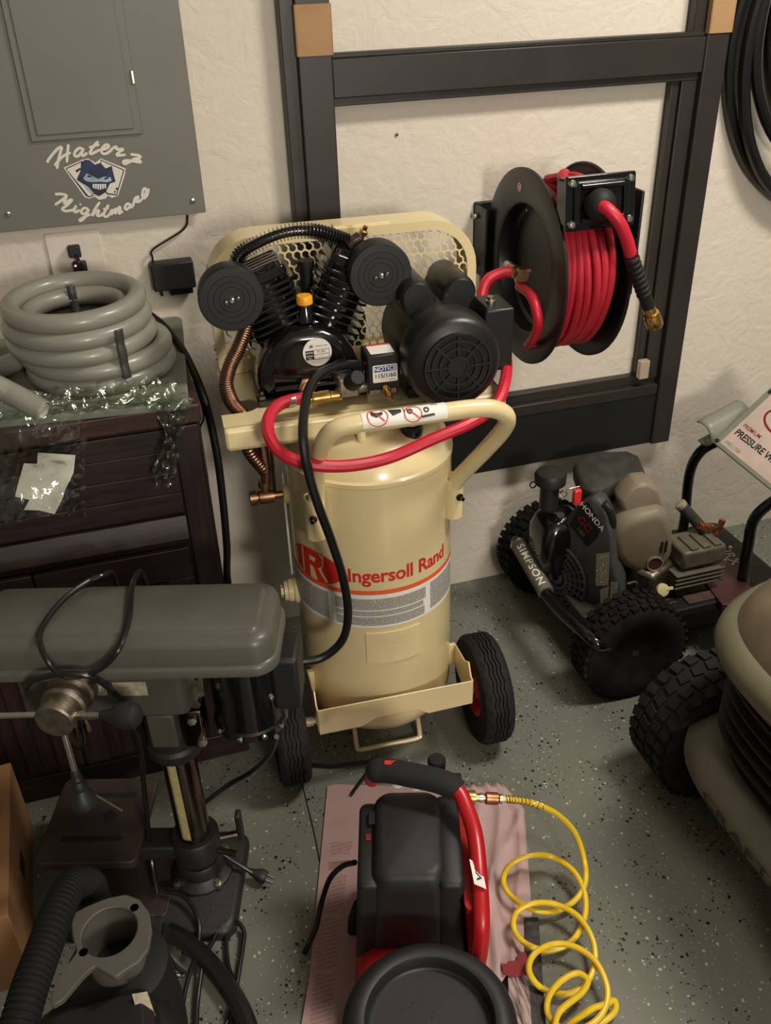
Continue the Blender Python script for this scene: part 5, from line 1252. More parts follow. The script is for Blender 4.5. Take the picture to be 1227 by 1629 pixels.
MB().prism([(-.012, -.018), (.012, -.022), (.012, .018), (-.010, .024)], 0, .0008, facing(q, (1, .1, .1), (0, .55, .8))).build('rating_label', 'scale_label', T)
hs = catmull([Q(150, 1440, z=.33), Q(146, 1412, z=.36), Q(133, 1404, z=.39), Q(112, 1412, z=.42), Q(92, 1450, z=.45), Q(70, 1510, z=.47), Q(48, 1570, z=.48), Q(28, 1640, z=.48), Q(10, 1720, z=.46)], 26)
MB().tube(hs, [.0255 + (.0014 if i % 4 < 2 else -.0010) for i in range(len(hs))], 18).build('hose', 'hose_black', T, angle=20)
MB().lathe([(.029, 0), (.029, .02), (.025, .024)], 20, aim(hs[10], hs[9] - hs[14])).build('hose_cuff', 'black_matt', T)
# tangle of cords on the floor beside it
cords = [
 ('grey-black extension cord making a narrow hairpin on the floor beside the vacuum', [(355, 1640, 'z', .006), (372, 1600, 'z', .006), (378, 1560, 'z', .010), (386, 1510, 'z', .014), (388, 1482, 'z', .016), (378, 1468, 'z', .020), (366, 1475, 'z', .016), (360, 1500, 'z', .010), (363, 1535, 'z', .008), (372, 1570, 'z', .012), (368, 1640, 'z', .006)], .0048),
 ('black cord bowing around below the drill press socket', [(262, 1418, 'z', .05), (290, 1424, 'z', .055), (308, 1445, 'z', .05), (317, 1475, 'z', .04), (313, 1515, 'z', .025), (302, 1548, 'z', .03), (292, 1590, 'z', .03), (288, 1640, 'z', .03)], .0048),
 ('thin black cord crossing in front of the drill press base', [(352, 1470, 'z', .02), (340, 1495, 'z', .02), (325, 1525, 'z', .025), (318, 1565, 'z', .02), (314, 1600, 'z', .015), (312, 1645, 'z', .012)], .0048),
 ('black cord looping behind the vacuum label', [(262, 1470, 'z', .06), (262, 1505, 'z', .06), (275, 1532, 'z', .06), (293, 1548, 'z', .05), (285, 1552, 'z', .05), (272, 1546, 'z', .06), (250, 1515, 'z', .10)], .0046),
 ('fat black hose lying on the floor at the vacuum base', [(268, 1482, 'z', .022), (300, 1500, 'z', .022), (335, 1535, 'z', .022), (362, 1570, 'z', .022), (385, 1610, 'z', .022), (400, 1650, 'z', .022)], .019)]
for lb_, sp_, r_ in cords: path_thing('extension_cable', sp_, r_, 'black_cord', lb_, 'cord')

# cardboard box at the left edge
k0 = P(57, 1321, z=0); 
bh = .205; BF = Frame((k0.x - .19, k0.y - .19, 0), math.radians(2)); T = thing('cardboard_box', 'brown cardboard box on the floor at the left edge of the picture', 'box', BF)
bw, bd_ = .38, .40
for (a_, b_, nm) in (((-bw / 2, bd_ / 2 - .004, .0), (bw / 2, bd_ / 2, bh), 'back_wall'), ((-bw / 2, -bd_ / 2, 0), (bw / 2, -bd_ / 2 + .004, bh), 'front_wall'), ((bw / 2 - .004, -bd_ / 2 + .004, 0), (bw / 2, bd_ / 2 - .004, bh), 'side_wall'), ((-bw / 2, -bd_ / 2 + .004, 0), (-bw / 2 + .004, bd_ / 2 - .004, bh), 'side_wall')): MB().bb(a_, b_).build(nm, 'cardboard_box', T, bevel=.001)
MB().bb((-bw / 2, -bd_ / 2, bh), (-.001, bd_ / 2, bh + .004)).build('flap', 'cardboard_box', T, bevel=.001)
MB().bb((.001, -bd_ / 2, bh), (bw / 2, bd_ / 2, bh + .004)).build('flap', 'cardboard_box', T, bevel=.001)
MB().bb((bw / 2, -.02, .08), (bw / 2 + .0006, .03, .12)).build('hand_slot', 'black_shade', T)  # black patch on the wall painted as the dark of the opening

# ================================================================ pressure washer
WF = Frame((1.10, -0.34, 0.0), math.radians(0)); W = WF.P
T = thing('pressure_washer', 'black pressure washer with tan engine muffler, below the door frame kick panel', 'pressure washer', WF)
def knobby(name, M, R, w2, rim, mat_, parent, lugs=34):
    pr = [(rim, -w2 * .7), (rim + .02, -w2 * .95), (R - .03, -w2), (R - .012, -w2 * .92), (R - .004, -w2 * .7), (R - .002, 0), (R - .004, w2 * .7), (R - .012, w2 * .92), (R - .03, w2), (rim + .02, w2 * .95), (rim, w2 * .7)]
    t = MB().lathe(pr, 48, M).build(name, mat_, parent, angle=50)
    lg = MB()
    for k in range(lugs):
        for j, zc in enumerate((-.66, -.22, .22, .66)):
            a_ = 2 * PI * (k + .5 * (j % 2)) / lugs
            lg.box((R - .002, 0, zc * w2), (.009, R * 2 * PI / lugs * .62, w2 * .34), M @ rot('Z', math.degrees(a_)) @ rot('X', 12 if j % 2 else -12))
    lo_ = lg.build('tread_lugs', mat_, t, flat=True); lo_['kind'] = 'stuff'
    return t
for (yc, s) in ((-.255, -1), (.235, 1)):
    M = aim((0, yc, .148), (0, s, 0))
    t_ = knobby('tyre', M, .148, .050, .070, 'rubber_dusty', T)
    rm = MB().lathe([(0, -.02), (.02, -.02), (.045, .004), (.062, .006), (.070, .030), (.074, .036), (.074, -.036), (.05, -.03)], 28, M).build('wheel_rim', 'dusty_black', T)
    MB().lathe([(.016, -.02), (.016, .03), (.010, .036), (0, .036)], 14, M).build('hub', 'black_gloss', rm)
MB().cyl((0, -.26, .148), (0, .24, .148), .010, n=12).build('axle', 'iron_black', T)
# deck tray
MB().prism(rrect(.62, .36, .03, 5, .24, -.01), .150, .165).build('deck', 'dusty_black', T, bevel=.003)
MB().prism(rrect(.56, .30, .03, 5, .26, -.01), .060, .150).build('under_tray', 'black_matt', T, bevel=.006)
pdk = MB().box((.27, -.165, .177), (.30, .10, .024)).build('tool_tray', 'black_matt', T, bevel=.004)
for i in range(2):
    for j in range(2):
        MB().box((.245 + .105 * i + .010 * j, -.142 - .042 * j, .1915), (.096, .036, .006)).build('pad', 'pad_brown', pdk, bevel=.0015)
for i in range(3): MB().box((.160 + .014 * i * 0, -.150 - .016 * i, .1915), (.040, .007, .005)).build('rib', 'pad_brown', pdk, bevel=.001)
kk = W(1052, 938, y=-.20)
kb = MB().lathe([(.016, 0), (.018, .004), (.017, .012), (.010, .014), (0, .014)], 16, aim(kk, (0, -.85, .5))).build('oil_dipstick', 'yellow_cream', T)
MB().box((.018, 0, .010), (.020, .008, .010), aim(kk, (0, -.85, .5))).build('tab', 'yellow_cream', kb, bevel=.001)
kr = W(1062, 975, y=-.215); MB().lathe([(.0045, -.001), (.0085, -.001), (.0085, .002), (.0045, .002)], 16, aim(kr, (0, -.6, .8)), closed=True).build('ring_mark', 'scale_label', pdk)
# front frame tube with grey sleeve
f0, f1 = W(826, 868, x=-.14), W(872, 948, x=-.14); f2 = W(932, 1005, x=-.13)
dirn = (f1 - f0).normalized()
MB().tube(catmull([f0 + V((.04, .05, -.05)), f0 + V((.005, .012, -.006)), f0, f1, f2 + V((0, 0, -.004)), f2 + V((.03, -.04, -.02)), V((.02, -.22, .150))], 8), .0180, 14).build('front_bar', 'black_gloss', T)
slv = MB().cyl(f0 - dirn * .002, f1 - dirn * .012, .0228, n=24).build('bar_sleeve', 'sleeve_grey', T)
# lettering wrapped on the sleeve, reading down the bar towards the camera
cdir = (WF.loc(CAM) - (f0 + f1) / 2); cdir = (cdir - dirn * cdir.dot(dirn)).normalized(); cup = cdir.cross(dirn).normalized()
tm_ = MB(); vs, fs = text2d('SIMPSON', .030, bold=.012, spacing=1.15); q_ = MB(); q_.add(vs, fs); q_ = fine(q_, .006); vs, fs = q_.v, q_.f
L_ = (f1 - f0).length; xs = [v[0] for v in vs]; sc_ = (L_ * .78) / (max(xs) - min(xs)); mid = f0.lerp(f1, .47)
tm_.add([mid + dirn * (v[0] * sc_) + (cdir * math.cos(v[1] / .0230 + .10) + cup * math.sin(v[1] / .0230 + .10)) * .0236 for v in vs], fs)
tm_.build('lettering', 'white_print', slv, flat=True)
MB().lathe([(.0235, -.004), (.0235, .006), (.012, .008), (0, .008)], 16, aim(f0 - dirn * .004, -dirn)).build('end_cap', 'zinc', slv)
# engine: recoil cover towards the front of the machine, turned a little to the room
EFw = Frame((1.16, -0.40, 0.0), math.radians(24))
EF = EFw                       # sight lines are met in the engine's own frame, then brought into the machine's
def e2w(p): return WF.loc(EFw.m @ V(p) + EFw.o)
EM = Matrix.Translation(WF.loc(EFw.o)) @ Matrix.Rotation(EFw.yaw, 4, 'Z')
EX = -.085
def E_(x, y, d=0.0): return EFw.P(x, y, x=EX - d)
cov_px = [(846, 888), (856, 868), (876, 852), (893, 835), (905, 815), (922, 800), (940, 790), (952, 797), (964, 818), (972, 850), (974, 900), (985, 930), (986, 968), (975, 984), (945, 988), (915, 984), (880, 955), (858, 925)]
cp_ = [E_(x, y) for x, y in cov_px]
def shr(L_, k, dx, dy=0.0):
    c = sum(L_, V()) / len(L_); return [c + (p - c) * k + V((dx, dy, 0)) for p in L_]
rc = MB().loft([shr(cp_, .90, .075, .03), shr(cp_, .98, .05, .012), shr(cp_, 1.0, .018), shr(cp_, .97, .004), shr(cp_, .90, 0)], M=EM).build('recoil_cover', 'shroud_grey', T, bevel=.004, angle=45)
gcn = E_(889, 914, .001); GMx = EM @ facing(gcn, (0, -1, 0), (0, 0, 1)) @ Matrix.Diagonal((1.12, 1.18, 1, 1))
grl = MB().lathe([(.0, .008), (.030, .008), (.084, .003), (.090, -.004), (.090, -.03)], 40, GMx).build('fan_guard', 'black_shade', rc)
bars = MB()
for r_ in (.032, .046, .060, .074, .087): bars.lathe([(r_ - .0032, .003), (r_ - .0032, .017 - r_ * .09), (r_ + .0032, .017 - r_ * .09), (r_ + .0032, .003)], 36, GMx, closed=True)
for k in range(22): bars.box((.058, 0, .009), (.062, .0038, .008), GMx @ rot('Z', 360 / 22 * k))
bo_ = bars.build('guard_bars', 'shroud_grey', grl)
MB().lathe([(.020, .008), (.020, .015), (.014, .017), (0, .017)], 24, GMx).build('guard_hub', 'shroud_grey', grl)
def ptext(t, px, py, size, deg, m, parent, d=.0035, **k):
    mb = MB(); p = E_(px, py, d); a_ = R_(deg)
    put_text(mb, t, size, EM @ facing(p, (0, -math.cos(a_), math.sin(a_)), (0, math.sin(a_), math.cos(a_))), **k); return mb.build('lettering', m, parent, flat=True)
MB().add([E_(x, y, .003) for x, y in ((908, 836), (922, 808), (936, 798), (958, 836), (950, 856), (935, 870))], [list(range(6))], EM).build('badge', 'black_matt', rc, solid=.002, flat=True)
ptext('HONDA', 942, 822, .025, -32, 'white_print', rc, bold=.012, d=.006)
ptext('GC', 930, 834, .034, -32, 'dark_red', rc, bold=.015, d=.006)
ptext('160', 924, 846, .020, -32, 'sleeve_grey', rc, bold=.01, d=.006)
for (pts_) in (((949, 881), (970, 879), (968, 931), (948, 932)), ((972, 927), (983, 925), (981, 954), (970, 955)), ((955, 938), (969, 932), (967, 962), (956, 962))):
    MB().add([E_(x, y, .0045) for x, y in pts_], [(0, 1, 2, 3)], EM).build('warning_label', 'label_print', rc, solid=.0008, flat=True)
# block behind, muffler with guard
MB().box((.055, .065, .29), (.14, .14, .20), EM).build('engine_block', 'cast_steel', T, bevel=.01)
MB().box((.06, -.075, .235), (.13, .09, .10), EM).build('crankcase_cover', 'cast_steel', T, bevel=.012)
MB().tube(catmull([EM @ EFw.P(x, y, y=-.12) for x, y in ((1000, 928), (1012, 926), (1014, 938), (1005, 950))], 5), .003, 8).build('governor_spring', 'steel', T)
MFw = Frame((1.16, -0.40, 0.0), math.radians(-14)); MMx = Matrix.Translation(WF.loc(MFw.o)) @ Matrix.Rotation(MFw.yaw, 4, 'Z')
edge = EFw.m @ E_(978, 900) + EFw.o                   # right edge of the recoil cover: the muffler starts just behind it
my = MFw.loc(edge).y + .030
mpx = [(975, 858), (984, 838), (1000, 825), (1022, 818), (1052, 812), (1066, 820), (1074, 850), (1073, 885), (1064, 905), (1042, 918), (1015, 917), (992, 905), (978, 885)]
mp_ = [MFw.P(x, y, y=my) for x, y in mpx]
def shy(L_, k, dy):
    c = sum(L_, V()) / len(L_); return [c + (p - c) * k + V((0, dy, 0)) for p in L_]
mf = MB().loft([shy(mp_, .94, .09), shy(mp_, .99, .06), shy(mp_, 1.0, .040), shy(mp_, .96, .016), shy(mp_, .84, .003), shy(mp_, .70, 0)], M=MMx).build('muffler_guard', 'muffler_tan', T, bevel=.006, seg=3, angle=70)
oc_ = MFw.P(1042, 897, y=my - .004)
OMx = MMx @ aim(oc_, (0, -1, .1))
MB().lathe([(.023, -.012), (.023, .004), (.0195, .005), (.0175, .001)], 26, OMx, cap=False).build('outlet_rim', 'muffler_tan', mf)
MB().lathe([(.0190, .0018), (0, .0014)], 22, OMx, cap=False).build('outlet', 'maroon', mf)
for (x, y) in ((1053, 870), (1060, 869), (989, 860), (989, 876)):
    q = MFw.P(x, y, y=my - (.0010 if x > 1000 else -.008)); MB().box(q, (.0045, .008, .034 if x > 1000 else .010), MMx).build('vent_slot', 'black_shade', mf)  # small black blocks painted as the shade inside the vents
tpx = [(985, 798), (998, 782), (1012, 770), (1034, 768), (1052, 780), (1056, 800), (1064, 816), (1030, 826), (995, 834)]
tpp = [MFw.P(x, y, y=my + .035) for x, y in tpx]
MB().loft([shy(tpp, .92, .07), shy(tpp, 1.0, .045), shy(tpp, .98, .018), shy(tpp, .84, .0)], M=MMx).build('heat_shield', 'muffler_tan', T, bevel=.006, seg=3, angle=70)
# fuel tank with cap, air cleaner
tk0 = W(885, 850, y=.06)
tn = [V((x, y, z)) for x, y, z in ((0, 0, 0),)]
ft = MB().loft([[V((tk0.x + x, .06 + y, z)) for x, y in rrect(w_, d_, .03, 5, dx_, 0)] for z, w_, d_, dx_ in ((.20, .11, .11, .01), (.24, .125, .13, .0), (.34, .125, .13, .0), (.375, .11, .11, .005), (.392, .07, .07, .005))]).build('fuel_tank', 'black_gloss', T, bevel=.006, angle=60)
cz = W(876, 760, y=.06)
MB().lathe([(.026, -.07), (.026, 0), (.030, .001)], 20, tr(cz.x, .06, cz.z - .02)).build('filler_neck', 'black_plastic', ft)
cpn = MB().lathe([(.036, 0), (.042, .004), (.043, .028), (.038, .036), (.020, .040), (0, .041)], 28, tr(cz.x, .06, cz.z - .018)).build('fuel_cap', 'black_plastic', ft)
MB().lathe([(.0075, -.0015), (.0105, -.0015), (.0105, .0015), (.0075, .0015)], 14, tr(cz.x - .05, .06, cz.z - .012) @ rot('X', 90), closed=True).build('tether_ring', 'black_plastic', cpn)
lw = catmull([W(890, 786, y=.0), W(898, 780, y=-.01), W(902, 787, y=-.012), W(895, 791, y=-.008), (W(890, 784, y=.0)), W(905, 778, y=-.01), W(922, 774, y=-.01)], 8)
MB().tube(lw, .0018, 8).build('wire_clip', 'steel', T)
rs = W(918, 790, y=-.02); MB().box(rs, (.022, .016, .044)).build('stop_switch', 'red_print', T, bevel=.004)
apx = [(912, 735), (930, 722), (950, 716), (1000, 714), (1018, 722), (1031, 752), (1028, 763), (985, 765), (945, 782), (925, 772)]
az = .47
ap = [W(x, y, z=az + .02) for x, y in apx]
acx = sum(ap, V()) / len(ap)
MB().loft([[acx + (p - acx) * k + V((0, 0, dz_)) for p in ap] for k, dz_ in ((.80, -.065), (.97, -.055), (1.0, -.02), (.95, -.004), (.72, .004))]).build('air_cleaner', 'dusty_black', T, bevel=.006, seg=2, angle=50)
MB().box((.06, .0, .405), (.10, .12, .05)).build('carburettor', 'cast_steel', T, bevel=.006)
MB().tube(catmull([W(962, 800, y=-.09), W(972, 812, y=-.10), W(975, 835, y=-.10), W(966, 850, y=-.09)], 6), .010, 10).build('spark_lead', 'black_plastic', T)
# pump
pp_ = W(1105, 872, y=-.12)
pb = MB().box(pp_, (.13, .10, .055)).build('pump_head', 'pump_grey', T, bevel=.008)
for k in range(4): MB().box(pp_ + V((-.01, -.004, -.040 - .013 * k)), (.15, .11, .006)).build('fin', 'pump_grey', pb, bevel=.0015)
for k in range(3): MB().box(pp_ + V((-.03 + .035 * k, -.01, .030)), (.022, .07, .008)).build('rib', 'pump_grey', pb, bevel=.002)
for (dx_, dz_) in ((.06, -.02), (.07, .02), (.055, -.075)): MB().ball(pp_ + V((dx_, -.055, dz_)), .006, n=8).build('bolt', 'steel', pb)
br0, br1 = W(1125, 838, y=-.10), W(1140, 850, y=-.12)
bz = MB().lathe([(.010, 0), (.010, .012), (.013, .013), (.013, .022), (.010, .024), (.010, .034), (.014, .036), (.014, .046), (0, .046)], 12, aim(br0 + V((-.03, 0, .012)), (1, -.1, -.45))).build('pump_outlet', 'pump_bronze', T)
MB().cyl(br1 + V((.0, 0, 0)), br1 + V((.012, 0, .045)), .009, n=12).build('outlet_port', 'pump_bronze', bz)
g0, g1 = W(1086, 806, y=-.06), W(1122, 845, y=-.10)
gn = MB().cyl(g0, g1, .0155, n=16).build('spray_lance_grip', 'dusty_black', T)
MB().lathe([(.0158, 0), (.0165, .004), (.0165, .012), (.012, .014)], 16, aim(g0, g0 - g1)).build('grip_ring', 'scale_label', gn)
# engine deck plate with lettering, maroon
mpq = [W(x, y, z=.20) for x, y in ((1105, 905), (1140, 862), (1195, 905), (1190, 960), (1150, 962))]
mpl = MB(); n = len(mpq)
mpl.add([p for p in mpq] + [p - V((0, 0, .03)) for p in mpq], [list(range(n)), list(range(n, 2 * n))[::-1]] + [(i, n + i, n + (i + 1) % n, (i + 1) % n) for i in range(n)])
mo_ = mpl.build('pump_guard', 'maroon', T, bevel=.002)
tq0, tq1 = W(1147, 878, z=.2015), W(1180, 893, z=.2015)
mb = MB(); rdir = (W(1176, 903, z=.2015) - W(1150, 873, z=.2015)).normalized(); udir = V((0, 0, 1)).cross(rdir)
put_text(mb, 'IRX', .048, facing(W(1163, 887, z=.2015), rdir, udir), bold=.012); mb.build('lettering', 'scale_label', mo_, flat=True)
# push handle: two uprights, tilted tool panel, grey lance holder
u0, u1, u2, u3 = V((.34, .12, .165)), W(1090, 820, y=.13), W(1097, 755, y=.13), W(1112, 722, y=.11)
hp1 = [u0, u1, u2, u3, W(1136, 705, y=.08), W(1180, 690, y=.02)]
hpm = MB().tube(catmull([V((u1.x + .0, .13, .165))] + hp1[1:], 10), .0150, 14).build('push_handle', 'black_gloss', T)
v0 = W(1180, 930, y=-.16); v1 = W(1190, 870, y=-.16); v2 = W(1204, 820, y=-.17)
MB().tube(catmull([V((v0.x, -.16, .165)), v0, v1, v2, v2 + V((.05, -.05, .10)), v2 + V((.12, -.10, .20))], 8), .0150, 14).build('push_handle', 'black_gloss', T)
# tool panel: tilted plate facing up and to the front-left
pc = [W(1132, 706, y=.07), W(1227, 655, y=.10)]
A0 = W(1133, 703, y=.05); B0 = W(1215, 770, y=-.16); upd = (V((.55, .55, .62))).normalized()
ex = (B0 - A0).normalized(); ey = (upd - ex * upd.dot(ex)).normalized(); PM = facing(A0, ex, ey)
Lp = .34
pn = MB().prism([(0, 0), (Lp, 0), (Lp, .24), (0, .24)], -.010, 0, PM).build('tool_panel', 'sage_plastic', T, bevel=.003)
lbq = MB().prism([(.020, .012), (Lp - .06, .012), (Lp - .06, .22), (.020, .22)], 0, .0006, PM).build('panel_label', 'washer_label', pn)
tt = MB(); put_text(tt, 'PRESSURE WASHER', .0270, PM @ tr(.030, .062, .0012), bold=.02, align='LEFT', spacing=.95); tt.build('lettering', 'black_ink', lbq, flat=True)
tt = MB(); put_text(tt, 'PREMIUM', .0165, PM @ tr(.032, .088, .0012), bold=.005, align='LEFT'); tt.build('lettering', 'dark_red', lbq, flat=True)
em_ = MB(); n = 36
em_.add([(.115 + .062 * math.cos(2 * PI * i / n), .150 + .036 * math.sin(2 * PI * i / n), .0010) for i in range(n)] + [(.115 + .055 * math.cos(2 * PI * i / n), .150 + .030 * math.sin(2 * PI * i / n), .0010) for i in range(n)], [(i, (i + 1) % n, n + (i + 1) % n, n + i) for i in range(n)], PM)
em_.build('emblem', 'dark_red', lbq, flat=True)
MB().prism([(.030, .020), (.090, .020), (.090, .030), (.030, .030)], .0006, .0009, PM).build('small_print', 'scale_label', lbq)
for (x, y) in ((.010, .012), (.012, .20)): MB().lathe([(.006, 0), (.005, .004), (0, .005)], 10, PM @ tr(x, y, 0)).build('panel_screw', 'black_plastic', pn)
h0, h1 = W(1117, 690, y=.08), W(1180, 656, y=.10); hd_ = h1 - h0; Lh = hd_.length
n = 20; rows = []
HMx = aim(h0, hd_, (0, 0, 1))
for i in range(9):
    z = Lh * i / 8; rows.append([HMx @ V((.036 * math.cos(a_), .036 * math.sin(a_), z)) for a_ in [R_(60 + 240 * k / n) for k in range(n + 1)]])
MB().grid(rows).build('lance_holder', 'sage_plastic', pn, solid=.004)

# ================================================================ riding mower at the right edge
GF = Frame((1.55, -1.33, 0.0)); G = GF.P
T = thing('riding_mower', 'green-grey riding mower at the right edge of the picture', 'riding mower', GF)
def plan(xf, hw, z, xb=.55, e=4.0, n=48):
    """outline of the hood in plan: blunt rounded front towards -x"""
    out = []
    for i in range(n + 1):
        t = -PI / 2 + PI * i / n
        c, s_ = math.cos(t), math.sin(t)
        out.append(V((-xf * (abs(c) ** (2 / e)), hw * (1 if s_ >= 0 else -1) * (abs(s_) ** (2 / e)), z)))
    out += [V((xb, hw, z)), V((xb, -hw, z))]
    return out
# front tyres
TR = .168
tc_ = G(1022, 1172, z=TR); tx = tc_.x + TR; tyc = tc_.y - .012
for yy, sg in ((tyc, 1), (-tyc, -1)):
    M = aim((tx, yy, TR), (0, sg, 0)); t_ = knobby('tyre', M, TR, .078, .075, 'rubber', T, lugs=30)
    MB().lathe([(0, -.03), (.03, -.03), (.05, .01), (.076, .05), (.076, -.05)], 24, M).build('wheel_rim', 'mower_grey', T)
MB().cyl((tx, tyc, TR), (tx, -tyc, TR), .016, n=12).build('front_axle', 'iron_black', T)
# dark grille between bumper and hood, with ribs
gl = MB().loft([plan(.50, .30, .16), plan(.550, .355, .26), plan(.572, .372, .55)]).build('grille', 'black_matt', T)
for k in range(5):
    z = .345 + k * .034; MB().loft([plan(.566, .366, z), plan(.578, .378, z + .003), plan(.578, .378, z + .009), plan(.566, .366, z + .012)]).build('grille_rib', 'black_matt', gl)
MB().loft([plan(.572, .372, .534), plan(.598, .384, .538), plan(.618, .394, .552), plan(.622, .397, .568), plan(.616, .393, .588), plan(.600, .382, .602), plan(.586, .372, .606)]).build('hood_band', 'mower_green', T, angle=70)
MB().loft([plan(.588, .374, .602), plan(.582, .370, .618), plan(.556, .352, .656), plan(.50, .32, .690), plan(.40, .26, .712), plan(.24, .16, .722)]).build('hood', 'mower_brown', T, angle=70)
# bumper with raised lettering
bz0, bz1 = .238, .290
bo = [plan(.592, .388, bz0 - .004, xb=-.28), plan(.618, .412, bz0, xb=-.28), plan(.626, .420, bz0 + .010, xb=-.28), plan(.624, .418, bz1 - .022, xb=-.28), plan(.610, .404, bz1 - .012, xb=-.28), plan(.592, .388, bz1, xb=-.28), plan(.540, .340, bz1 + .002, xb=-.28)]
bm_ = MB().loft(bo).build('bumper', 'mower_grey', T, angle=60)
MB().loft([plan(.46, .24, .12, xb=.3), plan(.46, .24, .24, xb=.3)]).build('chassis', 'iron_black', T)
tmb = MB(); vs, fs = text2d('CRAFTSMAN', .048, bold=.010, spacing=1.05)
xs = [v[0] for v in vs]; x0_ = min(xs); Lt = .40; k_ = Lt / (max(xs) - x0_)
# arc-length walk along the bumper face from its far corner
face = plan(.6255, .4195, 0, n=300)[:301]; face = face[::-1]
acc = [0.0]
for i in range(1, len(face)): acc.append(acc[-1] + (face[i] - face[i - 1]).length)
def at_len(s_):
    for i in range(1, len(acc)):
        if acc[i] >= s_:
            f = (s_ - acc[i - 1]) / (acc[i] - acc[i - 1]); return face[i - 1].lerp(face[i], f)
    return face[-1]
gx = G(1122, 1262, z=bz0 + .02); s0_ = min(range(len(face)), key=lambda i: (face[i] - V((gx.x, gx.y, 0))).length); s0_ = acc[s0_]
tmb.add([at_len(s0_ + (v[0] - x0_) * k_) + V((-.0012, 0, bz0 + .021 + v[1] * .75)) for v in vs], fs)
tmb.build('lettering', 'iron_black', bm_, flat=True)

# ================================================================ small red and black compressor on pink sheets
SZ = .34
r0 = P(655, 1420, z=.12); RFm = Frame((r0.x, r0.y, 0), math.radians(-17)); S = RFm.P
T = thing('portable_compressor', 'small red and black portable compressor on the pink cardboard', 'air compressor', RFm)
b_l, b_r, f_r, f_l = S(608, 1252, z=SZ), S(716, 1258, z=SZ), S(692, 1404, z=SZ), S(581, 1391, z=SZ)
ys0, ys1 = (f_l.y + f_r.y) / 2, (b_l.y + b_r.y) / 2; xs0, xs1 = (f_l.x + b_l.x) / 2, (f_r.x + b_r.x) / 2
def sl(z, i_, r): return [V((x, y, z)) for x, y in rrect(xs1 - xs0 + 2 * i_, ys1 - ys0 + 2 * i_, r, 6, (xs0 + xs1) / 2, (ys0 + ys1) / 2)]
MB().loft([sl(.095, .016, .03), sl(.30, .006, .03), sl(.328, .0, .03), sl(.337, -.006, .026), sl(.340, -.016, .018)]).build('shroud', 'black_plastic', T, angle=50)
# stepped side wings of the shroud
for (xa, xb, zt, ya, yb_) in ((xs0 - .028, xs0 + .01, .318, ys0 + .004, ys1 - .012), (xs1 - .01, xs1 + .032, .326, ys0 - .004, ys1 - .004)):
    MB().loft([[V((x, y, z)) for x, y in rrect(xb - xa + 2 * i_, yb_ - ya + 2 * i_, .014, 5, (xa + xb) / 2, (ya + yb_) / 2)] for z, i_ in ((.10, .012), (zt - .01, .002), (zt - .003, 0), (zt, -.005))]).build('shroud_wing', 'black_plastic', T, angle=50)
q = S(592, 1305, z=.32); MB().box((q.x, q.y, .322), (.014, .03, .014)).build('switch', 'black_matt', T, bevel=.002)
q = S(586, 1333, z=.318); MB().box((q.x, q.y, .319), (.010, .014, .006)).build('switch_button', 'dark_red', T, bevel=.001)
# red tank below
tx0 = (xs0 + xs1) / 2 - .030
tkz = .082; ty0 = ys0 - .20; ty1 = ys1 + .03
MB().lathe([(0, 0), (.05, .004), (.064, .02), (.074, .05), (.076, .08), (.076, ty1 - ty0 - .06), (.070, ty1 - ty0 - .03), (.05, ty1 - ty0 - .006), (0, ty1 - ty0)], 40, aim((tx0, ty0, tkz), (0, 1, 0))).build('tank', 'red_paint', T)
for yy in (ty0 + .07, ty1 - .09):
    for sx in (-1, 1): MB().loft([[V((tx0 + sx * dx_ + a_, yy + b_, z)) for a_, b_ in rrect(.03, .05, .01, 3)] for z, dx_ in ((.006, .085), (.06, .070))]).build('foot', 'black_matt', T, bevel=.003)
# red side cowl with label
rc0 = xs1 + .034
cw = MB().loft([[V((x, y, z)) for x, y in rrect(.032, ys1 - ys0 + .05, .012, 4, rc0 + .014 + dx_, (ys0 + ys1) / 2 - .01)] for z, dx_ in ((.12, .010), (.28, .002), (.300, .0))]).build('side_cowl', 'red_paint', T, angle=50)
lqp = S(761, 1395, z=.336); lq = facing(lqp, (-.1, 1, .05), (-1, -.1, .35)) @ Matrix.Diagonal((.75, .35, 1, 1))
sl_ = MB().prism([(-.03, -.03), (.03, -.03), (.045, .03), (-.02, .03)], 0, .0008, lq).build('side_label', 'white_print', cw)
t_ = MB(); put_text(t_, 'VS', .038, lq @ tr(.005, -.004, .0014), bold=.02, shear=.2); t_.build('label_print', 'black_ink', sl_, flat=True)
# handle: red tube along the side, black foam grip across the far end
hz = .40
hq = [S(752, 1560, z=.14), S(762, 1520, z=.22), S(766, 1470, z=.285), S(763, 1400, z=.320), S(756, 1330, z=.345), S(742, 1285, z=.37), S(728, 1258, z=.385), S(700, 1243, z=.395), S(650, 1232, z=.395), S(615, 1226, z=.390), S(597, 1228, z=.380), S(592, 1240, z=.34)]
hpth = catmull(hq, 10)
hn = MB().tube(hpth, .0152, 14).build('handle', 'red_paint', T)
gp_ = hpth[60:101]
MB().tube(gp_, [.0235 * (1.0 if 2 < i < len(gp_) - 3 else .93) for i in range(len(gp_))], 16).build('grip', 'foam_black', hn)
q = S(622, 1219, z=.405); MB().box((0, 0, 0), (.024, .010, .0014), tr(q.x, q.y, .4148) @ rot('Z', -4)).build('grip_tear', 'red_print', hn, bevel=.0005)
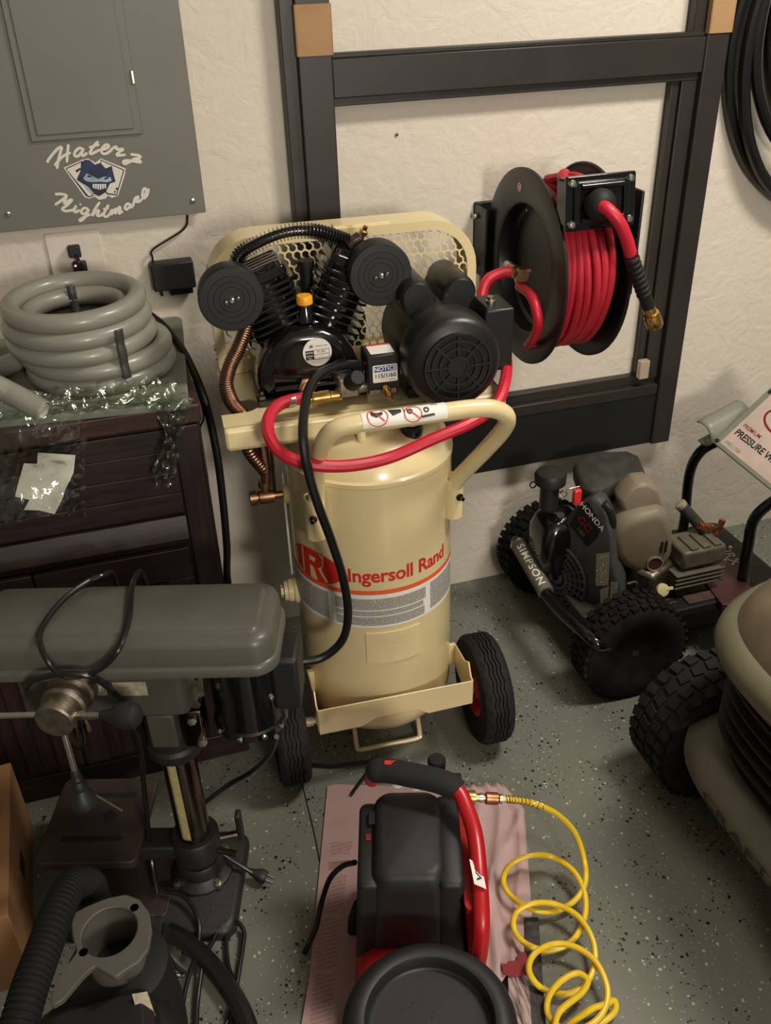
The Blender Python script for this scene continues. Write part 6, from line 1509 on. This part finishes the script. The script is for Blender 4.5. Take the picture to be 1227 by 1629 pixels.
# regulator knob and gauges at the far end
kq = S(695, 1222, z=.36)
MB().lathe([(.012, -.05), (.012, 0), (.017, .002), (.018, .022), (.015, .026), (0, .027)], 20, tr(kq)).build('regulator_knob', 'black_matt', T)
MB().box(S(722, 1243, z=.34), (.03, .02, .03)).build('regulator_body', 'black_matt', T, bevel=.004)
for (x, y) in ((632, 1246), (662, 1250)): MB().lathe([(.013, 0), (.013, .010), (.010, .012), (0, .011)], 18, tr(S(x, y, z=.335))).build('gauge', 'white_print', T)
# brass outlet with quick coupler
o0 = S(736, 1268, z=.31); o1 = S(801, 1271, z=.30); od = (o1 - o0).normalized(); OL = (o1 - o0).length
MB().lathe([(.008, -.02), (.008, OL * .05), (.013, OL * .06), (.014, OL * .12), (.014, OL * .30), (.008, OL * .32), (.008, OL * .42)], 14, aim(o0, od)).build('outlet_fitting', 'brass', T)
CPL = aim(o0, od)
MB().lathe([(.0095, OL * .42), (.0095, OL * .50), (.0065, OL * .52), (.0065, OL * .55)], 14, CPL).build('hex_nut', 'steel', T)
# round black cover at the near end
cc = S(684, 1622, z=.30); CR = .138
cvp = [(.105, .235), (.125, .240), (CR - .002, .258), (CR, .268), (CR - .001, .284), (CR - .008, .296), (CR - .020, .303), (CR - .030, .304), (CR - .036, .302), (CR - .039, .296), (CR - .040, .278), (CR - .043, .275), (CR - .05, .2745), (.03, .274), (0, .274)]
rcv = MB().lathe(cvp, 72, tr(cc.x, cc.y, 0)).build('round_cover', 'black_plastic', T, angle=40)
MB().lathe([(.095, .10), (.10, .11), (.108, .24)], 48, tr(cc.x, cc.y, 0)).build('cover_body', 'black_plastic', T)
for (x, y, l_, dg) in ((670, 1592, .030, 0), (645, 1606, .022, 0), (690, 1614, .016, 50)):
    q = S(x, y, z=.275); MB().box((0, 0, 0), (l_, .0022, .0016), tr(q.x, q.y, .2742) @ rot('Z', dg + 14)).build('embossed_line', 'black_plastic', rcv, bevel=.0005)
# power lead of the small compressor
path_thing('compressor_lead', [(565, 1372, 'z', .20), (545, 1378, 'z', .16), (525, 1398, 'z', .11), (512, 1435, 'z', .06), (503, 1475, 'z', .035), (490, 1505, 'z', .016), (484, 1518, 'z', .012)], .0056, 'black_cord', 'short black lead drooping from the portable compressor onto the pink cardboard', 'cord')
path_thing('floor_lead', [(495, 1216, 'z', .008), (530, 1218, 'z', .008), (565, 1214, 'z', .010), (586, 1212, 'z', .012), (592, 1216, 'z', .010), (585, 1228, 'z', .010), (570, 1248, 'z', .014), (560, 1262, 'z', .018)], .0045, 'black_cord', 'thin black lead on the floor between the compressor wheel and the pink cardboard', 'cord')

# pink cardboard and cloth under it
def flat_thing(name, pts, z0, th_, m, lab, cat, bev=.0008):
    w_ = [P(x, y, z=z0) for x, y in pts]; org = V((sum(p.x for p in w_) / len(w_), sum(p.y for p in w_) / len(w_), z0))
    o = MB().prism([((p - org).x, (p - org).y) for p in w_], 0, th_).build(name, m, bevel=bev, seg=1); o.location = org; return tag(o, lab, cat)
fo = flat_thing('cardboard_sheet', [(521, 1253), (532, 1250), (745, 1256), (790, 1480), (795, 1680), (470, 1690), (492, 1560)], .0005, .006, 'pink_card', 'pinkish flattened cardboard sheet with faded print under the portable compressor', 'cardboard')
def on_sheet(pts, m, nm):
    q = [P(x, y, z=.0067) - fo.location for x, y in pts]; o = MB().add(q, [list(range(len(q)))]).build(nm, m, fo, flat=True); o.location.z = 0; return o
on_sheet([(526, 1340), (562, 1338), (556, 1358), (524, 1360)], 'box_print', 'print_block')
on_sheet([(524, 1371), (556, 1368), (552, 1380), (523, 1384)], 'print_brown', 'print_block')
on_sheet([(520, 1392), (552, 1390), (546, 1452), (512, 1454)], 'box_print', 'print_block')
on_sheet([(510, 1462), (545, 1460), (535, 1540), (502, 1542)], 'box_print', 'print_block')
on_sheet([(500, 1550), (533, 1548), (525, 1640), (492, 1640)], 'box_print', 'print_block')
# wrinkled cloth: grid with folds
ca, cb, cc_, cd_ = P(722, 1252, z=.012), P(800, 1247, z=.012), P(838, 1640, z=.012), P(735, 1640, z=.012)
cq = P(835, 1290, z=.012)
nu, nv = 24, 70; rows = []; rg_ = random.Random(4); corg = (ca + cb + cc_ + cd_) / 4
for i in range(nv + 1):
    v = i / nv; l_ = ca.lerp(cd_, v); r_ = cb.lerp(cq, v / .1) if v < .1 else cq.lerp(P(850, 1500, z=.012), (v - .1) / .9)
    row = []
    for j in range(nu + 1):
        u = j / nu; p = l_.lerp(r_, u)
        h = .002 + sum(a_ * math.exp(-((u - c_ - .09 * math.sin(v * f_ + g_) - s_ * v) / w_) ** 2) for a_, c_, f_, g_, s_, w_ in ((.012, .62, 5, .4, -.35, .06), (.009, .30, 7, 1.9, .10, .05), (.010, .86, 4, .2, -.10, .05), (.008, .10, 9, 3, .55, .06), (.007, .98, 6, 1, -.9, .05)))
        row.append(V((p.x, p.y, .0075 + max(h, .0005))) - corg)
    rows.append(row)
o = MB().grid(rows).build('pink_cloth', 'pink_cloth', solid=.0012, angle=180); o.location = corg
tag(o, 'wrinkled pink cloth lying beside the red handle of the portable compressor', 'cloth')
flat_thing('black_batten', [(834, 1466), (856, 1465), (870, 1660), (838, 1660)], .0004, .014, 'black_wood', 'black painted wooden batten beside the pink cloth on the floor', 'batten', .001)
o = flat_thing('worn_board', [(808, 1556), (840, 1552), (848, 1660), (812, 1660)], .016, .006, 'weathered', 'worn board with flaking pale and dark paint beside the round black cover', 'board')
o = flat_thing('red_scrap', [(797, 1534), (806, 1534), (808, 1530), (822, 1529), (824, 1517), (838, 1516), (840, 1550), (812, 1556), (800, 1549)], .0225, .003, 'dark_red', 'small torn dark red scrap lying above the worn board', 'scrap')

# yellow coiled air hose
YF = [(800, 1271, .30), (815, 1272, .295), (845, 1277, .26), (885, 1294, .20), (915, 1325, .13), (930, 1370, .07), (931, 1405, .035), (915, 1432, .022), (885, 1449, .014), (850, 1448, .010), (818, 1430, .010), (801, 1403, .016), (812, 1376, .028), (845, 1361, .036), (880, 1364, .036), (912, 1385, .036), (930, 1420, .030), (930, 1460, .020), (910, 1497, .012), (875, 1512, .008), (838, 1502, .008), (818, 1478, .014), (822, 1452, .026), (850, 1437, .034), (885, 1439, .036), (920, 1458, .036), (943, 1495, .030), (946, 1535, .022), (930, 1567, .014), (900, 1581, .009), (862, 1572, .010), (842, 1545, .016), (850, 1518, .028), (880, 1502, .036), (915, 1506, .036), (948, 1530, .034), (966, 1570, .028), (962, 1605, .020), (940, 1630, .014), (905, 1640, .010), (875, 1620, .012), (872, 1590, .020), (890, 1563, .032), (918, 1548, .037), (935, 1560, .036), (925, 1580, .034), (890, 1610, .030), (880, 1650, .02)]
T = thing('coil_hose', 'yellow coiled air hose on the floor right of the pink cloth', 'air hose', loc=P(880, 1500, z=0))
yo = T.location.copy()
YF = [(x, y, z + (.030 if 3 < i and x < 860 else (.014 if 5 < i else 0))) for i, (x, y, z) in enumerate(YF)]
MB().tube(catmull([P(x, y, z=z) - yo for x, y, z in YF], 7), .0060, 10).build('tubing', 'yellow_hose', T)
yt = [(985, 1585, .012), (975, 1600, .012), (945, 1618, .014), (905, 1628, .016), (880, 1645, .012), (900, 1670, .01)]
MB().tube(catmull([P(x, y, z=z) - yo for x, y, z in [(880, 1660, .012), (905, 1632, .012), (940, 1606, .034), (962, 1598, .034), (978, 1592, .03), (976, 1612, .02), (940, 1640, .012)]], 7), .0060, 10).build('tubing', 'yellow_hose', T)
od_ = RFm.m @ od; o0w = RFm.m @ o0 + RFm.o
CY = aim(o0w - yo, od_)
MB().lathe([(.0100, OL * .55), (.0120, OL * .58), (.0120, OL * .86), (.0100, OL * .88), (0, OL * .88)], 16, CY).build('quick_coupler', 'pump_bronze', T)
MB().lathe([(.0070, OL * .88), (.0095, OL * .90), (.0095, OL * .97), (.006, OL * .99), (0, OL)], 12, CY).build('hose_barb', 'steel', T)
sp = catmull([P(x, y, z=z) - yo for x, y, z in YF[:4]], 12)[4:30]
spg = MB(); n = 130; tot = len(sp) - 1; pts_ = []
for i in range(n + 1):
    f = i / n * tot; k = min(int(f), tot - 1); p = sp[k].lerp(sp[k + 1], f - k); d = (sp[k + 1] - sp[k]).normalized(); a_ = 2 * PI * 11 * i / n
    u_ = d.cross(V((0, 0, 1))).normalized(); w2_ = d.cross(u_); pts_.append(p + (u_ * math.cos(a_) + w2_ * math.sin(a_)) * .0070)
MB().tube(pts_, .0011, 6).build('spring_guard', 'steel', T)
